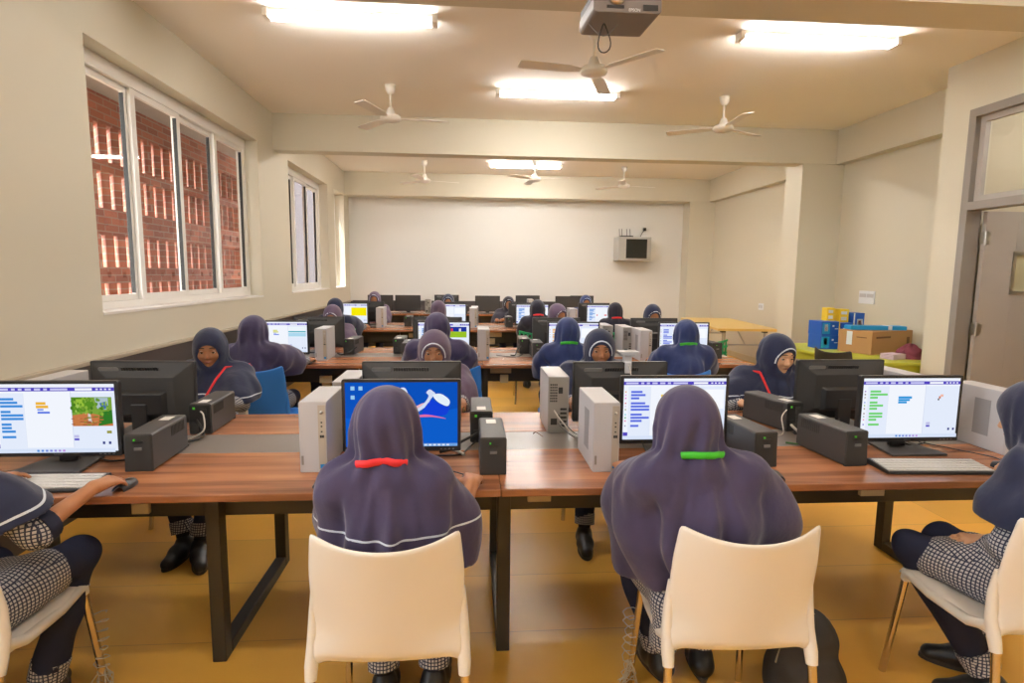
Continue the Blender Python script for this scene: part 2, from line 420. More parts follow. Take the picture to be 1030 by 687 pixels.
struct('roof_soffit', MB().box(-3.62, WX, -6, 10.2, 3.2, 3.3), 'soffit')  # soffit run on behind the camera to keep sun patches off the floor
struct('wall_sky_block', MB().box(-3.8, -3.6, 12.2, 16.5, -.1, 3.6), 'plaster_outside')  # added dark wall, blocks the bright sky behind the middle window
struct('ground_outside', MB().box(-30, WX, -20, 30, -.3, -.1), 'ground_outside')

# door on the right: steel frame, transom light, leaf swung outwards
fr = MB(); x0, x1 = XD - .02, XD + .12; t = .07
fr.box(x0, x1, DY1 - t, DY1, 0, DZ).box(x0, x1, DY0, DY0 + t, 0, DZ).box(x0, x1, DY0 + t, DY1 - t, DZ - t, DZ).box(x0, x1, DY0 + t, DY1 - t, TZ, TZ + t)
door = struct('door_1', fr, 'door_frame')
s = MB(); s.box(XD + .03, XD + .07, DY0 + t, DY0 + t + .05, TZ + t, DZ - t).box(XD + .03, XD + .07, DY1 - t - .05, DY1 - t, TZ + t, DZ - t).box(XD + .03, XD + .07, DY0 + t + .05, DY1 - t - .05, TZ + t, TZ + t + .05).box(XD + .03, XD + .07, DY0 + t + .05, DY1 - t - .05, DZ - t - .05, DZ - t)
tr = s.build('transom_frame', 'door_grey', door); MB().box(XD + .045, XD + .052, DY0 + t, DY1 - t, TZ + t, DZ - t).build('pane', 'pane_glass', tr)
leaf = MB(); ly = DY1 - t - .05; lx = XD + .13; L = .96; wx0, wx1, wz0, wz1 = lx + .3, lx + .62, 1.38, 1.72
leaf.box(lx, wx0, ly, ly + .04, .01, TZ - .01).box(wx1, lx + L, ly, ly + .04, .01, TZ - .01).box(wx0, wx1, ly, ly + .04, .01, wz0).box(wx0, wx1, ly, ly + .04, wz1, TZ - .01)
lf = leaf.build('door_leaf', 'door_grey', door, bevel=.002)
v = MB().box(wx0 - .02, wx1 + .02, ly - .006, ly, wz0 - .02, wz0 + .012).box(wx0 - .02, wx1 + .02, ly - .006, ly, wz1 - .012, wz1 + .02).box(wx0 - .02, wx0 + .012, ly - .006, ly, wz0, wz1).box(wx1 - .012, wx1 + .02, ly - .006, ly, wz0, wz1)
v.build('vision_frame', 'steel', lf); MB().box(wx0, wx1, ly + .015, ly + .02, wz0, wz1).build('vision_pane', 'frost', lf)
for hz in (.35, 1.05, 1.85):
    hb = MB().tube([(lx - .005, ly - .01, hz - .06), (lx - .005, ly - .01, hz + .06)], .011, 10).box(lx, lx + .05, ly - .004, ly, hz - .05, hz + .05).box(lx - .045, lx, ly + .0, ly + .004, hz - .05, hz + .05)
    hb.build('hinge', 'steel', door)
struct('wall_corridor', MB().box(6.4, 6.5, YN, YB, 0, H).box(XD + .2, 6.4, 4.95, 5.045, 0, H), 'corridor')

# ceiling tubes
def tube_fixture(x0, x1, y, label, z=H):
    c = (x0 + x1) / 2; hl = (x1 - x0) / 2
    r = thing('tube_light', label, 'light', (c, y, z), 0, 'fluorescent ceiling tubes')
    MB().box(-hl, hl, -.045, .045, -.03, 0).build('batten', 'fan_white', r, bevel=.004)
    for dy in (-.036, .036):
        MB().tube([(-hl + .03, dy, -.05), (hl - .03, dy, -.05)], .015, 10).build('tube', 'tube_light', r)
    for sx in (-1, 1):
        MB().box(sx * hl - .02, sx * hl + .02, -.055, .055, -.066, -.005).build('end_cap', 'fan_white', r, bevel=.003)
    return r
tube_fixture(-1.48, -.26, 4.56, 'twin fluorescent tube on the ceiling at the top left of the room')
tube_fixture(2.12, 3.4, 4.6, 'twin fluorescent tube on the ceiling at the right, nearest the door')
tube_fixture(.29, 1.55, 6.2, 'twin fluorescent tube on the ceiling just in front of the middle beam')
tube_fixture(.34, 1.6, 10.25, 'short looking fluorescent tube seen far back under the beam')
for x0, y in ((-1.5, .9), (2.1, .9), (.3, -1.2), (-1.5, 8.7), (2.4, 8.7), (.45, 8.6)):  # unseen tubes added for brightness, behind the camera and past the middle beam
    tube_fixture(x0, x0 + 1.25, y, 'added fluorescent tube on the ceiling, unseen, brightening the room')

tube_fixture(4.95, 6.2, 3.6, 'added fluorescent tube brightening the corridor beyond the door')  # lamp added to lift the dark corridor, out of view
# ceiling fans
FAN = []
def fan(x, y, rz, label, drop=.315):
    if not FAN:
        r = thing('ceiling_fan', label, 'fan', (x, y, H), rz)
        MB().lathe([(0, 0), (.055, 0), (.05, -.05), (.03, -.09), (0, -.09)]).build('canopy', 'fan_white', r)
        MB().tube([(0, 0, -.08), (0, 0, -drop + .06)], .011, 10).build('down_rod', 'fan_white', r)
        MB().lathe([(0, .09), (.028, .09), (.05, .03), (.095, .012), (.108, -.012), (.1, -.035), (.05, -.05), (0, -.052)], (0, 0, -drop), 24).build('motor', 'fan_white', r)
        for k in range(3):
            a = k * 2 * PI / 3; m = MB(); m.M = Matrix.Rotation(a, 4, 'Z') @ Matrix.Translation((0, 0, -drop - .01)) @ Matrix.Rotation(.14, 4, 'X')
            m.poly([(.09, -.018), (.2, -.05), (.58, -.062), (.6, -.05), (.6, .05), (.58, .062), (.2, .05), (.09, .018)], -.003, .003)
            m.build('blade', 'fan_white', r)
        FAN.append(r); r['group'] = 'ceiling fans'
        return r
    return place(FAN[0], False, (x, y, H), rz, label, 'ceiling fans')
fan(-.81, 6.2, .15, 'white ceiling fan left of centre, in front of the middle beam')
fan(2.72, 6.2, .5, 'white ceiling fan right of centre, in front of the middle beam')
fan(.965, 4.62, 1.2, 'white ceiling fan hanging just below the projector cable')
fan(-.77, 10.2, .3, 'small far white ceiling fan above the left side, behind the beam')
fan(2.75, 10.3, .2, 'small far white ceiling fan above the wall rack, behind the beam')
fan(1.09, 9.8, 1.7, 'far white ceiling fan seen against the farthest tube light')

# projector on a ceiling pole
r = thing('projector', 'grey ceiling projector with a round lens hanging at the top of the room', 'projector', (.657, 2.62, 2.592))
r.rotation_euler = (0.0, -.03, 0.06); r.scale = (.93, .93, .93)
MB().rbox(-.16, .16, -.12, .14, .0, .075, .02).build('lower_shell', 'projector_body', r, bevel=.004)
MB().rbox(-.155, .155, -.115, .135, .03, .11, .015).build('upper_shell', 'projector_dark', r)
m = MB(); m.M = Matrix.Translation((-.055, -.135, .072)) @ Matrix.Rotation(PI / 2, 4, 'X'); m.lathe([(.022, .0), (.04, 0), (.043, -.02), (.043, -.03)], n=24)
m.build('lens_ring', 'steel', r)
m = MB(); m.M = Matrix.Translation((-.055, -.133, .072)) @ Matrix.Rotation(PI / 2, 4, 'X'); m.lathe([(0, .004), (.02, .0), (.023, -.01)], n=20); m.build('lens', 'black_plastic', r)
MB().box(-.1, -.02, -.124, -.119, .018, .03).build('front_slot', 'black_plastic', r); MB().box(.07, .14, -.124, -.119, .012, .036).build('sensor_window', 'black_plastic', r)
m = MB()
for i in range(6): m.box(.0, .14, -.118, -.114, .045 + i * .009, .049 + i * .009)
m.build('grille', 'black_matte', r)
text_obj('maker_mark', 'EPSON', .018, 'print_white', r, Matrix.Translation((.03, -.1215, .012)) @ Matrix.Rotation(PI / 2, 4, 'X'))
MB().tube([(0, 0, .11), (0, 0, .87)], .02, 12).box(-.06, .06, -.06, .06, .105, .12).build('mount_pole', 'steel', r)
def loop(c, w, h, n=20):
    return [(c[0] + w * math.sin(2 * PI * i / n) * (1 - .4 * math.cos(2 * PI * i / n)) * .6, c[1] + .01 * math.sin(4 * PI * i / n), c[2] - h * .5 * (1 - math.cos(2 * PI * i / n))) for i in range(n + 1)]
MB().tube(loop((-.075, 0, .0), .045, .13), .003, 6).build('black_cable', 'cable_black', r)
MB().tube([(-.15, 0, .0)] + [(-.15 + .14 * i / 10, 0, -.055 * math.sin(PI * i / 10)) for i in range(1, 10)] + [(-.01, 0, 0)], .0022, 6).build('grey_cable', 'grey_mark', r)

# network rack, router, wall plates
r = thing('network_rack', 'small grey wall rack with a dark glass door on the back wall', 'network rack', (3.3, YB, 1.78))
MB().box(-.33, .33, -.42, -.002, 0, .47).build('cabinet', 'rack_steel', r, bevel=.006)
d = MB().box(-.2, .3, -.436, -.425, .03, .44).build('door', 'rack_steel', r)
MB().box(-.185, .24, -.44, -.434, .045, .425).build('door_glass', 'rack_glass', d)
MB().tube([(-.215, -.43, .22), (-.215, -.445, .26)], .008, 8).build('lock', 'steel', d)
r = thing('router', 'small black router with upright aerials on top of the wall rack', 'router', (3.17, YB - .2, 2.2512))
MB().box(-.13, .13, -.07, .07, 0, .03).build('router_body', 'black_plastic', r, bevel=.004)
for x in (-.12, -.07, .03, .1): MB().tube([(x, .05, .02), (x - .01, .05, .17)], .006, 6).build('aerial', 'black_plastic', r)
c = MB().tube([(3.5, YB - .02, 2.25), (3.56, YB - .02, 2.36), (3.6, YB - .015, 2.42)], .006, 6).box(3.58, 3.63, YB - .05, YB - .002, 2.4, 2.46).build('wall_cable', 'cable_black')
tag(c, 'short black cable and clip on the wall above the rack', 'cable')
r = thing('switch_panel', 'wide white electrical switch plate on the right recessed wall', 'switch', (XR, 6.78, 1.22))
MB().box(-.012, -.001, -.14, .14, -.05, .11).build('plate', 'print_white', r, bevel=.003)
MB().box(-.018, -.012, -.12, -.01, .03, .075).build('rocker', 'tower_white', r); MB().box(-.018, -.012, .01, .12, .03, .075).build('rocker', 'tower_white', r)
r = thing('wall_socket', 'small white socket plate on the wall above the folding table', 'socket', (XR, 9.35, .98))
MB().box(-.012, -.001, -.08, .08, -.05, .06).build('plate', 'print_white', r, bevel=.003); MB().box(-.016, -.012, -.05, -.01, -.02, .03).build('rocker', 'tower_white', r); MB().box(-.016, -.012, .02, .06, -.02, .03).build('rocker', 'tower_white', r)

# ------------------------------------------------------------------ desks
TX0, TJ, TX1 = -2.15, .112, 2.42; TT = .75
def bench(y0, x0, x1, legs, label, sockets=()):
    cx = (x0 + x1) / 2; r = thing('computer_desk', label, 'desk', (cx, y0, 0), 0, 'double sided computer desks')
    a, b = x0 - cx + .001, x1 - cx - .001
    for ya, yb_ in ((.07, .53), (.81, 1.19)):
        MB().box(a, b, ya, yb_, TT - .028, TT).build('desktop', 'table_wood', r, bevel=.004)
    MB().box(a, b, .532, .808, TT - .026, TT - .002).build('cable_strip', 'grey_laminate', r)
    MB().box(a + .02, b - .02, .33, .37, .565, .7215).build('front_beam', 'table_metal', r, bevel=.003)
    MB().box(a + .02, b - .02, .95, .99, .6, .7215).build('rear_beam', 'table_metal', r, bevel=.003)
    MB().box(a + .1, b - .1, .56, .78, .52, .535).box(a + .1, b - .1, .56, .57, .535, .62).box(a + .1, b - .1, .77, .78, .535, .62).build('cable_tray', 'table_metal', r)
    for lx in legs:
        x = lx - cx; m = MB(); w = .026; p, q = .27, 1.06
        m.box(x - w, x + w, p, p + .06, 0, .7215).box(x - w, x + w, q - .06, q, 0, .7215).box(x - w, x + w, p + .06, q - .06, 0, .05).box(x - w, x + w, p + .06, q - .06, .675, .7215)
        m.build('loop_leg', 'table_metal', r, bevel=.004)
    for sx, sz, sw, sh in sockets:
        MB().box(sx - cx - sw, sx - cx + sw, .25, .2695, sz - sh, sz + sh).build('socket_box', 'beige_socket', r, bevel=.002)
    return r
R1, R2, R3, R4 = 1.85, 4.58, 7.47, 10.4
bench(R1, TX0, TJ, (-2.08, -.957), 'wood topped computer desk nearest the camera, left half of the front row', ((-1.2, .63, .03, .02),))
bench(R1, TJ, TX1, (.136, 1.2, 2.3), 'wood topped computer desk nearest the camera, right half of the front row', ((.27, .645, .045, .017), (1.62, .645, .05, .02)))
bench(R2, TX0, TJ, (-2.08, -.957), 'second row computer desk on the left, beside the blue chair', ((-1.2, .6, .05, .03),))
bench(R2, TJ, TX1, (.136, 1.2, 2.38), 'second row computer desk on the right, ending beside the folding table', ((.27, .67, .09, .02), (.3, .6, .035, .035)))
bench(R3, TX0, TJ, (-2.08, -.957), 'third row computer desk on the left, under the yellow lit screen', ((-.72, .66, .09, .03),))
bench(R3, TJ, TX1, (.136, 1.2, 2.38), 'third row computer desk on the right, in front of the green chairs', ((.35, .67, .09, .03), (.3, .58, .05, .04)))
bench(R4, TX0, TJ, (-2.08, -.957), 'back row computer desk along the back wall, left half', ((-.75, .66, .08, .03), (-.5, .66, .08, .03)))
bench(R4, TJ, TX1, (.136, 1.2, 2.38), 'back row computer desk along the back wall, right half')

# ------------------------------------------------------------------ computers
def quads_screen(items, w, h, parent, z0, y):
    """items: (x0,y0,x1,y1,(r,g,b)) or (points,(r,g,b)) in 0..1, y measured downwards"""
    vs = []; fs = []; cs = []
    for k, it in enumerate(items):
        if len(it) == 5: a, b, c, d, co = it; pts = [(a, d), (c, d), (c, b), (a, b)]
        else: pts, co = it
        o = len(vs)
        for px, py in pts: vs.append(((px - .5) * w, y - .0004 - .00012 * k, z0 + (1 - py) * h))
        fs.append(tuple(range(o, o + len(pts)))); cs += [(*rgb(*co), 1)] * len(pts)
    me = bpy.data.meshes.new('screen'); me.from_pydata(vs, [], fs); me.update()
    at = me.color_attributes.new('ui', 'FLOAT_COLOR', 'CORNER')
    at.data.foreach_set('color', [c for q in cs for c in q])
    me.materials.append(MATS['lit_screen']); o = bpy.data.objects.new('screen', me); col.objects.link(o); o.parent = parent
    return o

def ui_blocks(seed, tint=(60, 140, 220), stage=None, sprite=(236, 190, 60), second=None):
    rn = random.Random(seed); it = [(0, 0, 1, 1, (226, 234, 250))]
    it.append((0, .0, 1, .05, (236, 240, 250))); it.append((0, .05, 1, .105, (84, 70, 190)))
    x = .02
    for wd in (.12, .03, .03, .05, .05, .03, .14): it.append((x, .062, x + wd, .092, (200, 200, 240))); x += wd + .025
    it.append((.68, .06, .82, .095, (240, 242, 250)))
    for i in range(4): it.append((.85 + i * .035, .065, .87 + i * .035, .09, (220, 220, 245)))
    it.append((0, .105, 1, .13, (240, 244, 252))); it.append((.0, .13, .045, .94, (238, 243, 252)))
    it.append((.26, .13, .64, .94, (240, 244, 252))); it.append((.64, .105, .645, .94, (206, 214, 235)))
    it.append((.26, .13, .262, .94, (214, 222, 240)))
    y = .2
    for i in range(10):
        wd = rn.choice((.08, .11, .14, .18)); it.append((.07, y, .07 + wd, y + .035, tint)); it.append((.012, y + .005, .026, y + .028, (rn.randint(80, 240), rn.randint(100, 220), rn.randint(90, 240))))
        y += .052 + (.03 if i % 3 == 2 else 0)
    it.append((0, .88, .045, .94, (84, 70, 190)))
    if sprite:
        it.append((.36, .26, .44, .3, sprite)); it.append((.36, .31, .46, .35, sprite)); it.append((.37, .36, .42, .385, (120, 150, 235))); it.append((.37, .4, .47, .43, (90, 120, 225)))
    if second: it.append((.36, .3, .5, .34, second)); it.append((.36, .345, .48, .38, second)); it.append((.36, .385, .45, .42, second))
    if stage:
        for q in stage: it.append(q)
    else: it.append((.66, .18, .98, .5, (246, 249, 254)))
    it.append((.67, .74, .71, .78, (190, 190, 230))); it.append((.67, .79, .71, .82, (84, 70, 190)))
    it.append((.9, .84, .92, .88, (50, 60, 130))); it.append((.95, .84, .97, .88, (50, 60, 130)))
    it.append((0, .94, 1, 1, (214, 226, 246)))
    for i in range(7): it.append((.36 + i * .035, .955, .38 + i * .035, .985, (70 + 20 * i, 140, 220)))
    return it
def ui_forest():
    s = [(.65, .19, .98, .62, (120, 160, 60)), ([(.65, .62), (.65, .46), (.78, .42), (.98, .5), (.98, .62)], (196, 120, 70)), ([(.65, .19), (.8, .19), (.84, .3), (.78, .4), (.65, .42)], (86, 140, 36)),
         ([(.84, .2), (.95, .2), (.95, .38), (.86, .36)], (170, 190, 200)), ([(.88, .42), (.98, .38), (.98, .58), (.86, .62)], (50, 120, 40)), ([(.69, .22), (.77, .22), (.75, .34), (.68, .33)], (150, 190, 60)),
         ([(.78, .56), (.78, .44), (.79, .41), (.8, .44), (.81, .56)], (210, 205, 200)), ([(.88, .28), (.94, .25), (.95, .36), (.9, .37)], (70, 110, 160))]
    rn = random.Random(8)
    for i in range(70):
        cx, cy = rn.uniform(.655, .975), rn.uniform(.2, .44); 
        if .8 < cx < .93 and cy < .4 and rn.random() < .7: continue
        q = rn.uniform(.008, .02); co = rn.choice(((96, 146, 40), (136, 176, 60), (70, 120, 34), (160, 196, 90), (110, 150, 50)))
        s.append(([(cx + q * math.cos(a) * .7, cy + q * 1.6 * math.sin(a)) for a in (5.5, 4.4, 3.3, 2.2, 1.1, 0)], co))
    for i in range(30):
        cx, cy = rn.uniform(.66, .9), rn.uniform(.47, .6); q = rn.uniform(.006, .016); co = rn.choice(((180, 104, 60), (206, 136, 88), (160, 96, 60), (120, 130, 50)))
        s.append(([(cx + q * 1.6 * math.cos(a), cy + q * .8 * math.sin(a)) for a in (5.5, 4.4, 3.3, 2.2, 1.1, 0)], co))
    s.append((.94, .68, .98, .72, (150, 150, 60)))
    return ui_blocks(1, stage=s, sprite=(236, 180, 60))
def ui_wall():
    it = [(0, 0, 1, 1, (14, 92, 200))]
    it.append(([(0, 0), (1, 0), (1, .4), (.5, .62), (0, .55)], (12, 80, 186)))
    for (a, b) in ((.05, .06), (.12, .06), (.05, .2)): it.append((a, b, a + .035, b + .06, (150, 200, 235)))
    def petal(pts, c): it.append((pts, c))
    def smooth(P, n=4):
        out = []
        for i in range(len(P)):
            p0, p1, p2, p3 = P[i - 1], P[i], P[(i + 1) % len(P)], P[(i + 2) % len(P)]
            for k in range(n):
                t = k / n
                out.append(tuple(.5 * ((2 * p1[j]) + (-p0[j] + p2[j]) * t + (2 * p0[j] - 5 * p1[j] + 4 * p2[j] - p3[j]) * t * t + (-p0[j] + 3 * p1[j] - 3 * p2[j] + p3[j]) * t ** 3) for j in (0, 1)))
        return out
    petal(smooth([(.48, .12), (.52, .08), (.55, .14), (.56, .26), (.6, .34), (.56, .42), (.52, .44), (.48, .34)]), (214, 224, 240))
    petal(smooth([(.56, .44), (.64, .36), (.7, .32), (.7, .37), (.64, .45), (.57, .5)]), (226, 180, 190))
    petal(smooth([(.56, .5), (.68, .36), (.74, .22), (.72, .16), (.75, .11), (.78, .14), (.8, .18), (.76, .26), (.72, .37), (.62, .48)]), (206, 218, 242))
    petal(smooth([(.78, .2), (.85, .18), (.92, .26), (.93, .33), (.9, .37), (.82, .3)]), (226, 238, 248))
    petal(smooth([(.76, .28), (.82, .32), (.9, .38), (.93, .37), (.9, .5), (.8, .52), (.68, .49)]), (20, 64, 214))
    petal(smooth([(.6, .54), (.7, .5), (.82, .53), (.9, .57), (.78, .54), (.68, .54)]), (226, 110, 160))
    it.append((.3, .955, 1, 1, (110, 160, 220)))
    for i in range(8): it.append((.62 + i * .04, .965, .645 + i * .04, .99, (220, 230, 245)))
    return it

MON = []
def monitor(x, y, rz, label, group, ui=None, tilt=0):
    """screen faces -y before rotation"""
    if not MON:
        r = thing('monitor', label, 'monitor', (0, 0, 0))
        MB().rbox(-.232, .232, -.022, .0, .042, .332, .006).build('bezel', 'black_plastic', r)
        m = MB(); m.hexa([(-.228, 0, .046), (.228, 0, .046), (.15, .03, .09), (-.15, .03, .09)], [(-.228, 0, .328), (.228, 0, .328), (.15, .03, .26), (-.15, .03, .26)])
        sh = m.build('back_shell', 'black_matte', r, bevel=.004)
        m = MB(); m.hexa([(-.12, .028, .075), (.12, .028, .075), (.1, .045, .09), (-.1, .045, .09)], [(-.12, .028, .2), (.12, .028, .2), (.1, .045, .185), (-.1, .045, .185)])
        m.build('port_cover', 'black_plastic', sh, bevel=.003)
        m = MB(); m.M = Matrix.Translation((0, .0185, .297)) @ Matrix.Rotation(-.41, 4, 'X')
        for i in range(14): m.box(-.08 + i * .012, -.073 + i * .012, -.001, .0022, -.011, .011)
        m.build('vent_slots', 'black_plastic', sh)
        m = MB(); m.M = Matrix.Translation((.14, .0192, .297)) @ Matrix.Rotation(-.41, 4, 'X'); m.rbox(-.045, .045, -.001, .002, -.01, .01, .0095, 5); m.build('badge', 'grey_mark', sh)
        MB().box(-.035, .035, .028, .05, .006, .14).build('stand_neck', 'black_plastic', r, bevel=.004)
        MB().poly([(-.125, -.1), (.125, -.1), (.095, .1), (-.095, .1)], 0, .01).build('stand_base', 'dark_grey_plastic', r, bevel=.003)
        text_obj('maker_mark', 'Lenovo', .0105, 'grey_mark', r, Matrix.Translation((0, -.0222, .0505)) @ Matrix.Rotation(PI / 2, 4, 'X'))
        m = MB()
        for i in range(4): m.box(.15 + i * .016, .158 + i * .016, -.0235, -.0215, .049, .052)
        m.build('buttons', 'grey_mark', r)
        MON.append(r); r.location = (x, y, TT); first = True
        tree_of(r); [tree_of(c) for c in tree_of(r)]
        o = place(r, True, (x, y, TT), rz, label, group)
    else: o = place(MON[0], False, (x, y, TT), rz, label, group)
    if ui is None:
        if 'off' not in MATS: MATS['off'] = 1; OFF.append(MB().box(-.219, .219, -.0228, -.022, .062, .321).build('screen', 'screen_off', o))
        else:
            c = OFF[0].copy(); col.objects.link(c); c.parent = o
    else: quads_screen(ui, .438, .259, o, .062, -.0222)
    return o
OFF = []

TOW = {}
def tower(x, y, rz, label, group, kind='plain', h=.27, z=TT):
    """front faces -y, back at +.3"""
    if kind not in TOW:
        r = thing('computer_tower', label, 'computer')
        b = MB()
        if kind == 'open':
            t = .004; b.box(-.05, -.05 + t, .012, .3, 0, h).box(.05 - t, .05, .012, .3, 0, h).box(-.05, .05, .012, .3, h - t, h).box(-.05, .05, .012, .3, 0, t).box(-.046, .046, .29, .294, 0, h)
            b.build('case', 'tower_white', r)
        else: b.rbox(-.05, .05, .012, .3, 0, h, .003).build('case', 'tower_white', r, bevel=.002)
        f = MB().rbox(-.05, .05, 0, .014, 0, h, .005).build('front_panel', 'tower_front', r, bevel=.002)
        MB().box(.02, .046, -.002, 0, .012, h - .012).build('port_strip', 'tower_tan', f)
        m = MB(); m.M = Matrix.Translation((.033, -.004, h - .04)) @ Matrix.Rotation(PI / 2, 4, 'X'); m.lathe([(0, .002), (.005, .002), (.006, 0), (.006, -.003)], n=12); m.build('power_button', 'steel', f)
        m = MB()
        for k, s_ in enumerate((.075, .09, .11)): m.box(.03, .036, -.0035, -.002, h - s_ - .005, h - s_)
        m.box(.026, .033, -.0035, -.002, h - .136, h - .126).box(.034, .041, -.0035, -.002, h - .136, h - .126)
        m.build('ports', 'black_plastic', f)
        MB().box(-.044, -.036, -.0015, 0, .03, .065).build('maker_badge', 'door_frame', f)
        MB().box(.025, .043, -.003, -.002, .016, .032).build('chip_sticker', 'sticker_blue', f)
        MB().box(-.051, -.0495, .09, .17, .06, h - .05).build('side_vent', 'vent_grey', r)
        bk = MB().box(-.047, .047, .3, .303, .004, h - .004).build('rear_plate', 'metal_inside', r)
        m = MB(); m.box(-.02, .0, .303, .306, h - .08, h - .05)
        for i in range(7):
            for j_ in range(4): m.box(.006 + j_ * .009, .012 + j_ * .009, .303, .3045, h - .12 + i * .013, h - .112 + i * .013)
        for i in range(5): m.box(-.04, -.01, .303, .306, .03 + i * .02, .04 + i * .02)
        m.box(.005, .035, .303, .307, .04, .07)
        m.build('rear_ports', 'black_matte', bk)
        TOW[kind] = r; tree_of(r); [tree_of(c) for c in tree_of(r)]
        return place(r, True, (x, y, z), rz, label, group)
    return place(TOW[kind], False, (x, y, z), rz, label, group)

UPS = []
def ups(x, y, rz, label, group):
    if not UPS:
        r = thing('ups_unit', label, 'power backup')
        MB().rbox(-.05, .05, .008, .3, .002, .143, .009).build('casing', 'ups_plastic', r)
        f = MB().hexa([(-.05, -.0, .0), (.05, -.0, .0), (.05, .015, .0), (-.05, .015, .0)], [(-.047, .006, .141), (.047, .006, .141), (.047, .015, .141), (-.047, .015, .141)]).build('front_panel', 'black_matte', r, bevel=.006)
        MB().box(-.014, -.008, -.001, .006, .118, .124).build('led', 'led_green', f)
        MB().box(-.018, .02, -.0005, .006, .112, .115).build('button_slot', 'black_plastic', f)
        MB().box(-.012, .014, -.0015, .003, .082, .092).build('maker_mark', 'grey_mark', f)
        MB().box(-.02, .02, .21, .27, .143, .1436).build('rating_sticker', 'sticker_white', r)
        for sx in (-.0505, .0505):
            m = MB()
            for i in range(10): m.box(sx - .001, sx + .001, .16 + i * .012, .166 + i * .012, .09, .13)
            m.build('side_vent', 'black_matte', r)
        b = MB().box(-.045, .045, .3, .303, .008, .136).build('rear_panel', 'black_plastic', r)
        m = MB(); m.box(-.03, .0, .303, .306, .09, .12).box(-.03, .0, .303, .306, .045, .075).box(.008, .035, .303, .308, .02, .06); m.build('outlets', 'black_matte', b)
        MB().box(.02, .03, .303, .305, .118, .128).build('rear_led', 'led_green', b)
        UPS.append(r); tree_of(r); [tree_of(c) for c in tree_of(r)]
        return place(r, True, (x, y, TT), rz, label, group)
    return place(UPS[0], False, (x, y, TT), rz, label, group)

KB = {}
def keyboard(x, y, rz, label, dark=False):
    if dark not in KB:
        r = thing('keyboard', label, 'keyboard')
        MB().hexa([(-.215, -.07, 0), (.215, -.07, 0), (.215, .07, 0), (-.215, .07, 0)], [(-.213, -.068, .01), (.213, -.068, .01), (.213, .068, .022), (-.213, .068, .022)]).build('keyboard_base', 'black_plastic', r, bevel=.003)
        m = MB()
        for j_ in range(5):
            yy = -.058 + j_ * .0225; zz = .0105 + (yy + .068) * .088
            xs = -.206
            while xs < .2:
                wd = .0173
                if j_ == 0 and abs(xs + .1) < .012: wd = .1
                m.box(xs, min(xs + wd, .206), yy, yy + .021, zz, zz + .0045); xs += wd + .0014
        m.build('keys', 'black_matte' if dark else 'key_white', r)
        KB[dark] = r; tree_of(r)
        return place(r, True, (x, y, TT), rz, label, 'computer keyboards')
    return place(KB[dark], False, (x, y, TT), rz, label, 'computer keyboards')
MS = []
def mouse(x, y, rz, label, dark=True):
    if not MS:
        r = thing('mouse', label, 'mouse')
        def fn(u, v):
            a = u * PI; b = (v - .5) * 1.9
            rr = math.cos(b * .82); return (-.026 * math.cos(a) * rr, v * .09 - .045, .028 * math.sin(a) * rr + .001)
        MB().grid(fn, 12, 10).build('mouse_shell', 'black_plastic', r); MB().box(-.003, .003, .014, .026, .018, .0268).build('scroll_wheel', 'grey_mark', r)
        MS.append(r); tree_of(r)
        return place(r, True, (x, y, TT), rz, label, 'computer mice')
    return place(MS[0], False, (x, y, TT), rz, label, 'computer mice')

def cable(pts, label, m='cable_black', r=.0035, group='cables on the desks'):
    P = [Vector(p) for p in pts]; out = []
    for i in range(len(P) - 1):
        p0, p1, p2, p3 = P[max(i - 1, 0)], P[i], P[i + 1], P[min(i + 2, len(P) - 1)]
        for k in range(6):
            t = k / 6; out.append(.5 * ((2 * p1) + (p2 - p0) * t + (2 * p0 - 5 * p1 + 4 * p2 - p3) * t * t + (-p0 + 3 * p1 - 3 * p2 + p3) * t ** 3))
    out.append(P[-1])
    return tag(MB().tube(out, r, 6).build('cable', m), label, 'cable', group)

N1, F1 = R1 + .4, R1 + .88          # near and far monitor lines, offsets within a row
gN, gF = 'monitors facing the camera', 'monitors turned away from the camera'
# front row, near side
monitor(-1.555, 2.25, 0, 'lit monitor at the left edge showing a forest picture and block code', gN + ' in the front row', ui_forest())
monitor(-.265, 2.26, 0, 'lit monitor with a bright blue wallpaper of white petals', gN + ' in the front row', ui_wall())
monitor(.862, 2.325, 0, 'lit monitor partly hidden by the girl with a green neck ribbon in front', gN + ' in the front row', ui_blocks(3, (90, 110, 225), sprite=(240, 210, 70)))
monitor(1.9, 2.31, 0, 'lit monitor at the right showing green and blue code blocks', gN + ' in the front row', ui_blocks(4, (110, 210, 110), sprite=None, second=(40, 150, 220), stage=[(.78, .3, .8, .34, (200, 120, 90)), (.795, .27, .825, .31, (240, 180, 160)), (.77, .34, .785, .37, (60, 40, 40))]))
# front row, far side
monitor(-1.5, 2.72, PI - .03, 'back of the black monitor in front of the watching girl at the left', gF + ' in the front row', None)
monitor(-.27, 2.7, PI, 'back of the black monitor rising behind the blue wallpaper screen', gF + ' in the front row', None)
monitor(.73, 2.68, PI + .02, 'back of the black monitor with a white bracket clipped on its top edge', gF + ' in the front row', None)
monitor(1.885, 2.74, PI + .02, 'back of the black monitor beside the girl with the red neck ribbon', gF + ' in the front row', None)
